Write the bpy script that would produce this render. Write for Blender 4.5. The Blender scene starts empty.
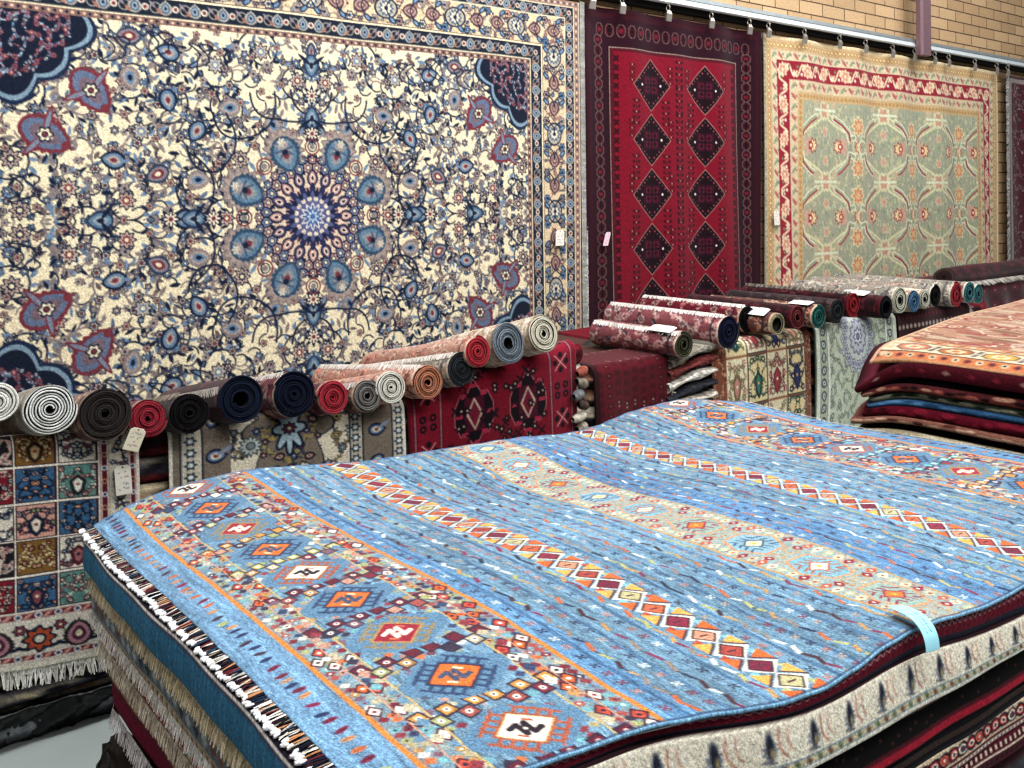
import bpy, math, random
import numpy as np

C = bpy.context.scene.collection
rng = np.random.default_rng(7)
random.seed(7)
PI = math.pi

# ------------------------------------------------------------------ camera model (level camera, shifted lens)
F = 930.0; HY = 200.0
SN, CS = math.sin(math.radians(38.06)), math.cos(math.radians(38.06))
EYE = 1.70
def hz(px): return HY - .01 * (px - 512)
def xz_on_y(px, py, Y):
    u = (px - 512) / F
    d = Y / (CS - SN * u)
    return d * (SN + CS * u), EYE - (py - hz(px)) / F * d, d
cam_d = bpy.data.cameras.new('camera'); cam = bpy.data.objects.new('camera', cam_d); C.objects.link(cam)
cam_d.sensor_width = 36; cam_d.lens = 36 * F / 1024; cam_d.shift_y = -(384 - HY) / 1024
cam_d.clip_start = .05
cam.location = (0, 0, EYE)
from mathutils import Matrix, Vector
cam.rotation_euler = (Matrix.Rotation(-math.radians(38.06), 3, 'Z') @ Matrix.Rotation(PI / 2, 3, 'X') @ Matrix.Rotation(-.010, 3, 'Z')).to_euler()
bpy.context.scene.camera = cam

# ------------------------------------------------------------------ materials
def newmat(name):
    m = bpy.data.materials.new(name); m.use_nodes = True
    nt = m.node_tree
    b = nt.nodes['Principled BSDF']
    return m, nt, b
def hexc(h):
    h = h.lstrip('#'); h = h if len(h) == 6 else ''.join(q * 2 for q in h); return np.array([int(h[i:i + 2], 16) / 255 for i in (0, 2, 4)], np.float32)
def lin(c):
    c = np.asarray(c, np.float32); return np.where(c <= .04045, c / 12.92, ((c + .055) / 1.055) ** 2.4)

def woven(name, scale=350, grain=.35, bump=.25, sheen=.15):
    m, nt, b = newmat(name); N = nt.nodes; L = nt.links
    at = N.new('ShaderNodeAttribute'); at.attribute_name = 'Col'
    tc = N.new('ShaderNodeTexCoord')
    no = N.new('ShaderNodeTexNoise'); no.inputs['Scale'].default_value = scale; no.inputs['Detail'].default_value = 2
    L.new(tc.outputs['Object'], no.inputs['Vector'])
    mr = N.new('ShaderNodeMapRange'); mr.inputs['From Min'].default_value = .3; mr.inputs['From Max'].default_value = .7
    mr.inputs['To Min'].default_value = 1 - grain; mr.inputs['To Max'].default_value = 1 + grain
    L.new(no.outputs['Fac'], mr.inputs['Value'])
    mx = N.new('ShaderNodeVectorMath'); mx.operation = 'SCALE'
    L.new(at.outputs['Color'], mx.inputs[0]); L.new(mr.outputs['Result'], mx.inputs['Scale'])
    L.new(mx.outputs['Vector'], b.inputs['Base Color'])
    bp = N.new('ShaderNodeBump'); bp.inputs['Strength'].default_value = bump; bp.inputs['Distance'].default_value = .003
    L.new(no.outputs['Fac'], bp.inputs['Height']); L.new(bp.outputs['Normal'], b.inputs['Normal'])
    b.inputs['Roughness'].default_value = .95
    b.inputs['Specular IOR Level'].default_value = .15
    b.inputs['Sheen Weight'].default_value = sheen
    return m
M_RUG = woven('woven_wool')
M_FAR = woven('woven_wool_far', 160, .22, .15, .1)
M_SIDE = woven('woven_edge', 300, .3, .4, .02)

def plain(name, col, rough=.5, metal=0., noise=None, bump=0):
    m, nt, b = newmat(name); N = nt.nodes; L = nt.links
    c = tuple(lin(hexc(col))) + (1,)
    b.inputs['Base Color'].default_value = c; b.inputs['Roughness'].default_value = rough; b.inputs['Metallic'].default_value = metal
    tc = N.new('ShaderNodeTexCoord'); no = N.new('ShaderNodeTexNoise'); no.inputs['Scale'].default_value = noise or 30
    L.new(tc.outputs['Object'], no.inputs['Vector'])
    cr = N.new('ShaderNodeMix'); cr.data_type = 'RGBA'; cr.blend_type = 'MULTIPLY'; cr.inputs[0].default_value = 1
    mr = N.new('ShaderNodeMapRange'); mr.inputs['To Min'].default_value = .8; mr.inputs['To Max'].default_value = 1.15
    L.new(no.outputs['Fac'], mr.inputs['Value'])
    cr.inputs[6].default_value = c; L.new(mr.outputs['Result'], cr.inputs[7]); L.new(cr.outputs[2], b.inputs['Base Color'])
    if bump:
        bp = N.new('ShaderNodeBump'); bp.inputs['Strength'].default_value = bump; bp.inputs['Distance'].default_value = .01
        L.new(no.outputs['Fac'], bp.inputs['Height']); L.new(bp.outputs['Normal'], b.inputs['Normal'])
    return m
M_STEEL = plain('galvanised_steel', '#b9c2c4', .35, .75, 12)
M_DARKSLOT = plain('dark_slot', '#1a1a1c', .8)
M_PLASTIC = plain('black_plastic', '#0a0b0e', .38, 0, 9, .3)
M_FLOOR = plain('grey_floor', '#a3aaa7', .38, 0, 3, .03)
M_PIPE = plain('mauve_paint', '#7a5f66', .5)
M_CLIP = plain('clip_metal', '#b4ada4', .35, .6)

def brick_mat():
    m, nt, b = newmat('tan_brick'); N = nt.nodes; L = nt.links
    tc = N.new('ShaderNodeTexCoord'); mp = N.new('ShaderNodeMapping')
    mp.inputs['Rotation'].default_value = (PI / 2, 0, 0)
    mp.inputs['Location'].default_value = (.1, 0.03, 0)
    L.new(tc.outputs['Object'], mp.inputs['Vector'])
    br = N.new('ShaderNodeTexBrick'); br.inputs['Scale'].default_value = 1
    br.inputs['Brick Width'].default_value = .345; br.inputs['Row Height'].default_value = .113
    br.inputs['Mortar Size'].default_value = .0055; br.inputs['Mortar Smooth'].default_value = .2
    br.inputs['Color1'].default_value = (*lin(hexc('#cbab85')), 1); br.inputs['Color2'].default_value = (*lin(hexc('#b59672')), 1)
    br.inputs['Mortar'].default_value = (*lin(hexc('#4c3b30')), 1)
    L.new(mp.outputs['Vector'], br.inputs['Vector'])
    no = N.new('ShaderNodeTexNoise'); no.inputs['Scale'].default_value = 60; L.new(tc.outputs['Object'], no.inputs['Vector'])
    mr = N.new('ShaderNodeMapRange'); mr.inputs['To Min'].default_value = .7; mr.inputs['To Max'].default_value = 1.25
    L.new(no.outputs['Fac'], mr.inputs['Value'])
    vm = N.new('ShaderNodeVectorMath'); vm.operation = 'SCALE'; L.new(br.outputs['Color'], vm.inputs[0]); L.new(mr.outputs['Result'], vm.inputs['Scale'])
    L.new(vm.outputs['Vector'], b.inputs['Base Color']); b.inputs['Roughness'].default_value = .9
    bp = N.new('ShaderNodeBump'); bp.inputs['Distance'].default_value = .01; bp.inputs['Strength'].default_value = .6; bp.invert = True
    L.new(br.outputs['Fac'], bp.inputs['Height']); L.new(bp.outputs['Normal'], b.inputs['Normal'])
    return m
M_BRICK = brick_mat()

# ------------------------------------------------------------------ object helpers
def tag(o, label=None, cat=None, group=None, kind=None):
    if label: o['label'] = label
    if cat: o['category'] = cat
    if group: o['group'] = group
    if kind: o['kind'] = kind
    return o
def empty(name, loc=(0, 0, 0), label=None, cat=None, group=None):
    o = bpy.data.objects.new(name, None); C.objects.link(o); o.location = loc; o.empty_display_size = .05
    return tag(o, label, cat, group)
def mkmesh(name, V, Fc, mat, col=None, parent=None, smooth=True):
    V = np.asarray(V, np.float32).reshape(-1, 3)
    me = bpy.data.meshes.new(name)
    if isinstance(Fc, np.ndarray):
        nf, k = Fc.shape
        me.vertices.add(len(V)); me.vertices.foreach_set('co', V.ravel())
        me.loops.add(nf * k); me.loops.foreach_set('vertex_index', Fc.astype(np.int32).ravel())
        me.polygons.add(nf); me.polygons.foreach_set('loop_start', np.arange(0, nf * k, k, dtype=np.int32))
        me.update(calc_edges=True)
    else:
        me.from_pydata([tuple(map(float, v)) for v in V], [], [tuple(map(int, f)) for f in Fc])
    if smooth: me.polygons.foreach_set('use_smooth', np.ones(len(me.polygons), bool))
    if col is not None:
        col = np.asarray(col, np.float32).reshape(-1, 3); g_ = (col @ np.array([.3, .59, .11], np.float32))[:, None]; col = g_ + (col - g_) * .86
        a = me.color_attributes.new('Col', 'FLOAT_COLOR', 'POINT')
        c = np.ones((len(V), 4), np.float32); c[:, :3] = lin(np.clip(np.asarray(col, np.float32).reshape(-1, 3), 0, 1))
        a.data.foreach_set('color', c.ravel())
    me.materials.append(mat); me.validate()
    o = bpy.data.objects.new(name, me); C.objects.link(o)
    if parent: o.parent = parent
    return o
def rel(o):                       # world-space vertices -> local to a parent that only translates
    if o.parent:
        o.matrix_parent_inverse = Matrix.Translation(-Vector(o.parent.location))
    return o
def gridfaces(ny, nx, base=0):
    i = np.arange(ny * nx).reshape(ny, nx) + base
    return np.stack([i[:-1, :-1], i[:-1, 1:], i[1:, 1:], i[1:, :-1]], -1).reshape(-1, 4)
def sheet(name, P, col, mat, thick, parent=None):
    """dense woven sheet: patterned face plus an edge skirt and a backing; thick = vector"""
    ny, nx = P.shape[:2]
    V = [P.reshape(-1, 3)]; K = [col.reshape(-1, 3)]; Fs = [gridfaces(ny, nx)]
    idx = np.arange(ny * nx).reshape(ny, nx)
    loop = np.concatenate([idx[0, :-1], idx[:-1, -1], idx[-1, ::-1][:-1], idx[::-1, 0][:-1]])
    n = len(loop); b = ny * nx
    V.append(P.reshape(-1, 3)[loop] + np.array(thick)); K.append(col.reshape(-1, 3)[loop] * .4)
    j = np.arange(n); j2 = (j + 1) % n
    Fs.append(np.stack([loop[j], b + j, b + j2, loop[j2]], -1))
    # coarse backing
    sy = np.unique(np.linspace(0, ny - 1, 24).astype(int)); sx = np.unique(np.linspace(0, nx - 1, 24).astype(int))
    B = P[np.ix_(sy, sx)] + np.array(thick); b2 = b + n
    V.append(B.reshape(-1, 3)); K.append(np.full((B.shape[0] * B.shape[1], 3), .35, np.float32))
    Fs.append(gridfaces(len(sy), len(sx), b2)[:, ::-1])
    return mkmesh(name, np.concatenate(V), np.concatenate(Fs), mat, np.concatenate(K), parent)

# ------------------------------------------------------------------ pattern canvas
class Cv:
    def __init__(s, w, h, bg):
        s.w, s.h = int(w), int(h); s.a = np.empty((s.h, s.w, 3), np.float32); s.a[:] = hexc(bg) if isinstance(bg, str) else bg
        s.clip = None; s.ox = 0; s.oy = 0
    def _win(s, x0, y0, x1, y1):
        x0 += s.ox; x1 += s.ox; y0 += s.oy; y1 += s.oy
        a = max(0, int(x0) - 1); b = min(s.w, int(x1) + 2); c = max(0, int(y0) - 1); d = min(s.h, int(y1) + 2)
        if a >= b or c >= d: return None
        X = np.arange(a, b, dtype=np.float32)[None, :] + .5 - s.ox; Y = np.arange(c, d, dtype=np.float32)[:, None] + .5 - s.oy
        return (slice(c, d), slice(a, b)), X, Y
    def _put(s, sl, al, col):
        al = np.clip(al, 0, 1)
        if s.clip is not None: al = al * s.clip[sl]
        al = al[..., None]; col = hexc(col) if isinstance(col, str) else col
        s.a[sl] = s.a[sl] * (1 - al) + col * al
    def rect(s, x0, y0, x1, y1, col):
        w = s._win(x0, y0, x1, y1)
        if w:
            sl, X, Y = w
            s._put(sl, np.clip(np.minimum(X - x0, x1 - X) + .5, 0, 1) * np.clip(np.minimum(Y - y0, y1 - Y) + .5, 0, 1), col)
    def ell(s, cx, cy, a, b, col, ang=0):
        r = max(a, b); w = s._win(cx - r, cy - r, cx + r, cy + r)
        if w:
            sl, X, Y = w; X = X - cx; Y = Y - cy; c, n = math.cos(ang), math.sin(ang)
            p = X * c + Y * n; q = -X * n + Y * c
            d = (np.sqrt((p / a) ** 2 + (q / b) ** 2) - 1) * min(a, b)
            s._put(sl, .5 - d, col)
    def disk(s, cx, cy, r, col): s.ell(cx, cy, r, r, col)
    def ring(s, cx, cy, r, t, col, a2=1.):
        R = r + t; w = s._win(cx - R, cy - R, cx + R, cy + R)
        if w:
            sl, X, Y = w; d = np.abs(np.hypot(X - cx, (Y - cy) * a2) - r) - t / 2; s._put(sl, .5 - d, col)
    def petal(s, cx, cy, R, n, dep, col, rot=0., sharp=1.):
        w = s._win(cx - R, cy - R, cx + R, cy + R)
        if w:
            sl, X, Y = w; X = X - cx; Y = Y - cy; th = np.arctan2(Y, X) - rot
            k = (.5 - .5 * np.cos(n * th)) ** sharp
            s._put(sl, .5 - (np.hypot(X, Y) - R * (1 - dep * k)), col)
    def leaf(s, cx, cy, L, W, ang, col):          # starts at cx,cy, tapers both ends
        mx, my = cx + math.cos(ang) * L / 2, cy + math.sin(ang) * L / 2
        w = s._win(mx - L / 2, my - L / 2, mx + L / 2, my + L / 2)
        if w:
            sl, X, Y = w; X = X - cx; Y = Y - cy; c, n = math.cos(ang), math.sin(ang)
            p = (X * c + Y * n) / L; q = -X * n + Y * c
            hw = W / 2 * np.sin(np.clip(p, 0, 1) * PI) ** .8
            s._put(sl, np.where((p > 0) & (p < 1), .5 - (np.abs(q) - hw), 0), col)
    def line(s, pts, wd, col):
        pts = np.asarray(pts, np.float32); r = wd
        w = s._win(pts[:, 0].min() - r, pts[:, 1].min() - r, pts[:, 0].max() + r, pts[:, 1].max() + r)
        if w:
            sl, X, Y = w; D = None
            for (ax, ay), (bx, by) in zip(pts[:-1], pts[1:]):
                dx, dy = bx - ax, by - ay; l2 = dx * dx + dy * dy + 1e-9
                t = np.clip(((X - ax) * dx + (Y - ay) * dy) / l2, 0, 1)
                d = np.hypot(X - ax - t * dx, Y - ay - t * dy); D = d if D is None else np.minimum(D, d)
            s._put(sl, .5 - (D - wd / 2), col)
    def poly(s, pts, col, grow=0.):
        pts = np.asarray(pts, np.float32); r = 1 + grow
        w = s._win(pts[:, 0].min() - r, pts[:, 1].min() - r, pts[:, 0].max() + r, pts[:, 1].max() + r)
        if w:
            sl, X, Y = w; D = None; ins = np.zeros((Y.shape[0], X.shape[1]), bool)
            q = np.roll(pts, -1, 0)
            for (ax, ay), (bx, by) in zip(pts, q):
                dx, dy = bx - ax, by - ay; l2 = dx * dx + dy * dy + 1e-9
                t = np.clip(((X - ax) * dx + (Y - ay) * dy) / l2, 0, 1)
                d = np.hypot(X - ax - t * dx, Y - ay - t * dy); D = d if D is None else np.minimum(D, d)
                if abs(dy) > 1e-9: ins ^= ((ay > Y) != (by > Y)) & (X < dx * (Y - ay) / dy + ax)
            s._put(sl, .5 + np.where(ins, D, -D) + grow, col)
    def grain(s, k): s.a *= (1 + k * rng.standard_normal((s.h, s.w, 1))).astype(np.float32); return s
    def mirx(s): s.a = np.concatenate([s.a[:, ::-1], s.a], 1); s.w *= 2; return s
    def miry(s): s.a = np.concatenate([s.a[::-1], s.a], 0); s.h *= 2; return s

def palmette(cv, x, y, L, W, ang, cols):
    """layered pointed blossom with a serrated edge; cols = outline, fill, inner, heart"""
    def shp(l, w, ser):
        p = []
        for i in range(17):
            t = i / 16; hw = w / 2 * math.sin(PI * min(1, t * 1.05 + .02)) ** .6 * (1 - .35 * t) * (1 + (ser if i % 2 else 0)); p.append((t * l - l * .45, hw))
        p += [(a, -b) for a, b in p[::-1]]
        c, n = math.cos(ang), math.sin(ang)
        return [(x + a * c - b * n, y + a * n + b * c) for a, b in p]
    cv.poly(shp(L, W, .18), cols[0], .8); cv.poly(shp(L * .9, W * .82, .1), cols[1])
    cv.poly(shp(L * .6, W * .55, 0), cols[2]); cv.poly(shp(L * .3, W * .28, 0), cols[3])
def blossom(cv, x, y, r, n, cols, rot=0):
    cv.petal(x, y, r + .8, n, .28, cols[0], rot); cv.petal(x, y, r * .85, n, .3, cols[1], rot)
    if r > 2.6: cv.disk(x, y, r * .42, cols[0]); cv.disk(x, y, r * .28, cols[2])
    else: cv.disk(x, y, r * .35, cols[2])
def bez(a, b, k, n=9):
    a = np.array(a, float); b = np.array(b, float); m = (a + b) / 2; d = b - a; c = m + np.array([-d[1], d[0]]) * k
    t = np.linspace(0, 1, n)[:, None]; return a * (1 - t) ** 2 + 2 * c * t * (1 - t) + b * t * t
def arabesque(cv, x0, y0, x1, y1, sp, flowers, vines, r, inside=None, big=.25, vw=1., dens=1.):
    pts = []
    tries = int((x1 - x0) * (y1 - y0) / (sp * sp) * 14) + 10
    for _ in range(tries):
        p = (r.uniform(x0, x1), r.uniform(y0, y1))
        if inside and not inside(*p): continue
        if all((p[0] - q[0]) ** 2 + (p[1] - q[1]) ** 2 > sp * sp * .72 for q in pts): pts.append(p)
    for i, p in enumerate(pts):
        nb = sorted(pts, key=lambda q: (q[0] - p[0]) ** 2 + (q[1] - p[1]) ** 2)[1:3]
        for q in nb:
            k = r.choice([-.45, .45, .3, -.3]); B = bez(p, q, k); vc = r.choice(vines)
            cv.line(B, vw, vc)
            for t in (2, 4, 6):
                dx, dy = B[t + 1] - B[t - 1]; an = math.atan2(dy, dx)
                for s_ in (1, -1):
                    if r.random() < .75 * dens: cv.leaf(B[t][0], B[t][1], sp * r.uniform(.18, .34), sp * .08 + .45, an + s_ * r.uniform(.6, 1.2), r.choice(vines))
    for p in pts:
        cols = r.choice(flowers)
        if r.random() < big: palmette(cv, p[0], p[1], sp * .66, sp * .52, r.uniform(0, 6.3), cols)
        elif r.random() < .8: blossom(cv, p[0], p[1], sp * r.uniform(.17, .27), r.choice([5, 6, 8]), cols, r.random())
        else: cv.disk(p[0], p[1], sp * .11 + .5, cols[0]); cv.disk(p[0], p[1], sp * .07, cols[2])
    return pts

# ------------------------------------------------------------------ room shell
M_WALL = M_BRICK
def box(name, x0, x1, y0, y1, z0, z1, mat, parent=None):
    V = [(x, y, z) for x in (x0, x1) for y in (y0, y1) for z in (z0, z1)]
    Fc = [(0, 1, 3, 2), (4, 6, 7, 5), (0, 4, 5, 1), (2, 3, 7, 6), (0, 2, 6, 4), (1, 5, 7, 3)]
    return mkmesh(name, V, Fc, mat, None, parent, False)
WY = 4.82
tag(box('floor', -6, 16, -5, 5.1, -.1, 0, M_FLOOR), kind='structure')
tag(box('wall_back', -6, 16, WY, WY + .25, 0, 6.0, M_BRICK), kind='structure')

# downpipe and rail
pp = tag(mkmesh('wall_pipe', *(lambda x, w, y0, y1: ([(x - w, y1, 3.06), (x - w, y0, 3.06), (x - w + .02, y0 - .02, 3.06), (x + w - .02, y0 - .02, 3.06), (x + w, y0, 3.06), (x + w, y1, 3.06)] +
      [(x - w, y1, 6), (x - w, y0, 6), (x - w + .02, y0 - .02, 6), (x + w - .02, y0 - .02, 6), (x + w, y0, 6), (x + w, y1, 6)],
      [(i, i + 1, i + 7, i + 6) for i in range(5)] + [(0, 5, 4, 3, 2, 1)]))(8.72, .092, 4.615, 4.66), M_PIPE, None, None, False),
      'mauve painted square downpipe on the brick wall in front of the rail', 'pipe')
def extrude_x(name, prof, x0, x1, mat, parent=None):
    n = len(prof); V = [(x0, y, z) for y, z in prof] + [(x1, y, z) for y, z in prof]
    Fc = [(i, (i + 1) % n, n + (i + 1) % n, n + i) for i in range(n)] + [tuple(range(n)), tuple(range(2 * n - 1, n - 1, -1))]
    return mkmesh(name, V, Fc, mat, None, parent, False)
rail = empty('hanging_rail', (3.5, WY, 3.15), 'long galvanised steel channel rail running along the brick wall above the hung rugs', 'rail')
for nm, pr, m in (('channel', [(WY, 3.225), (4.70, 3.225), (4.68, 3.19), (4.70, 3.185), (WY, 3.19)], M_STEEL),
                  ('lower_lip', [(4.74, 3.185), (4.685, 3.185), (4.665, 3.145), (4.68, 3.135), (4.74, 3.15)], plain('bright_steel', '#e6eef0', .3, .3)),
                  ('slot', [(WY, 3.19), (4.745, 3.185), (4.745, 3.11), (WY, 3.11)], M_DARKSLOT)):
    rel(extrude_x(nm, pr, 3.7, 14, m, rail))
# clips
clip_px = [592, 622, 668, 711, 749, 768, 804, 839, 865, 892, 914, 934, 948, 974, 996, 1007]
cnames = ['near the left corner of the crimson rug', 'second from the left on the crimson rug', 'in the middle of the crimson rug top', 'right of the middle of the crimson rug top', 'at the right corner of the crimson rug',
          'at the left corner of the pale green rug', 'second from the left on the pale green rug', 'third from the left on the pale green rug', 'fourth from the left on the pale green rug',
          'fifth from the left on the pale green rug', 'just left of the mauve pipe', 'just right of the mauve pipe', 'second to the right of the mauve pipe', 'third to the right of the mauve pipe',
          'at the right corner of the pale green rug', 'on the grey maroon rug at the far right']
for px, cn in zip(clip_px, cnames):
    x, _, _ = xz_on_y(px, 30, 4.7)
    t = empty('curtain_clip', (x, 4.68, 3.07), 'small metal clip hanging from the rail ' + cn, 'clip', 'rug clips along the rail')
    V = []; Fc = []
    for (yy, zz, hw) in ((4.67, 3.085, .016), (4.662, 3.06, .026), (4.668, 3.03, .028), (4.672, 3.005, .026)):
        V += [(x - hw, yy, zz), (x + hw, yy, zz), (x + hw, yy + .012, zz), (x - hw, yy + .012, zz)]
    for k in range(3):
        b = 4 * k; Fc += [(b + i, b + (i + 1) % 4, b + 4 + (i + 1) % 4, b + 4 + i) for i in range(4)]
    Fc += [(3, 2, 1, 0), (12, 13, 14, 15)]
    rel(mkmesh('jaw', V, Fc, M_CLIP, None, t, False))
    V = []; n = 10
    for i in range(n):
        a = 2 * PI * i / n
        for j in range(4):
            bb = 2 * PI * j / 4; rr = .022 + .005 * math.cos(bb); V.append((x + .005 * math.sin(bb), 4.68 + rr * math.cos(a) * .8, 3.105 + rr * math.sin(a)))
    Fc = [(i * 4 + j, i * 4 + (j + 1) % 4, ((i + 1) % n) * 4 + (j + 1) % 4, ((i + 1) % n) * 4 + j) for i in range(n) for j in range(4)]
    rel(mkmesh('ring', V, Fc, M_CLIP, None, t))

# ------------------------------------------------------------------ hung rugs
def fringe(name, pts, out, length, cols, parent, w=.004, step=.005, jit=.4, sag=.5, lift=.004, r=random):
    """strands leaving an edge polyline: out = (outward vec, down vec)"""
    pts = np.asarray(pts, float); seg = np.linalg.norm(np.diff(pts, axis=0), axis=1); cum = np.concatenate([[0], np.cumsum(seg)]); T = cum[-1]
    o = np.array(out[0], float); dn = np.array(out[1], float)
    V = []; Fc = []; K = []; n = int(T / step)
    for i in range(n):
        s = (i + r.random() * .8) / n * T; p = np.array([np.interp(s, cum, pts[:, k]) for k in range(3)])
        k = min(len(seg) - 1, max(0, int(np.searchsorted(cum, s) - 1))); tg = (pts[k + 1] - pts[k]) / (seg[k] + 1e-9)
        L = length * r.uniform(1 - jit, 1 + jit * .4); c = hexc(r.choice(cols)) * r.uniform(.8, 1.1); sk = tg * r.uniform(-.35, .35) * L
        b = len(V); up = -dn / (np.linalg.norm(dn) + 1e-9) * lift * r.uniform(.3, 1.4)
        for q in (0, .5, 1):
            c0 = p + o * L * q + dn * L * (q ** (1 + sag)) + sk * q + up * (1 - q * .5); ww = w * (1 - .4 * q) * .5 * r.uniform(.8, 1.3)
            V += [c0 - tg * ww, c0 + tg * ww]; K += [c, c * (.95)]
        Fc += [(b, b + 1, b + 3, b + 2), (b + 2, b + 3, b + 5, b + 4)]
    ob = mkmesh(name, V, np.array(Fc), M_SIDE, K, parent)
    return rel(ob)
def hung(name, cv, x0, x1, z0, z1, y, amp, label, per=.6, mat=M_FAR):
    xs = np.linspace(x0, x1, cv.w); zs = np.linspace(z1, z0, cv.h)
    X, Z = np.meshgrid(xs, zs); hgt = (z1 - Z) / (z1 - z0)
    Y = y + amp * np.sin(X * 2 * PI / per + 1) * (1 - .7 * hgt) + amp * .6 * np.sin(X * 9.1 + Z * 1.3)
    t = empty(name, ((x0 + x1) / 2, y, z0), label, 'rug')
    s = sheet('woven_body', np.stack([X, Y, Z], -1), cv.a, mat, (0, .012, 0), t); rel(s)
    return t
TAGC = '#efeadb'
def price_tag(parent, c, ux, vy, w, h, label, col=TAGC, curl=.0, nrm=(0, -1, 0), ink=('#b06a78', '#6a78a0')):
    """paper tag with faint handwriting; c=centre, ux,vy unit vectors"""
    c = np.array(c, float); ux = np.array(ux, float); vy = np.array(vy, float); nn = np.array(nrm, float)
    cv = Cv(28, 44, col); rr = random.Random(int(abs(c[0]) * 1000))
    for row in (10, 18, 27, 34):
        x = 6
        while x < 21:
            if rr.random() < .7: cv.line([(x, row + rr.uniform(-2, 2)), (x + 1.5, row + rr.uniform(-3, 3)), (x + 2.5, row + rr.uniform(-2, 2))], .9, rr.choice(ink))
            x += 3.5
    cv.disk(14, 3.5, 1.6, '#555048')
    s = np.linspace(-.5, .5, 28); v = np.linspace(-.5, .5, 44); S_, V_ = np.meshgrid(s, v)
    wid = np.where(V_ < -.38, 1 - (-.38 - V_) * 3.2, 1.)
    P = c + (S_ * wid * w)[..., None] * ux - (V_ * h)[..., None] * vy + nn * (.006 + curl * (V_ + .5) ** 2)[..., None]
    o = sheet('price_tag', P, cv.a, M_TAG, tuple(-nn * .001), parent); o['label'] = label; return rel(o)
M_TAG = woven('tag_paper', 80, .04, .02, 0)

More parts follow.
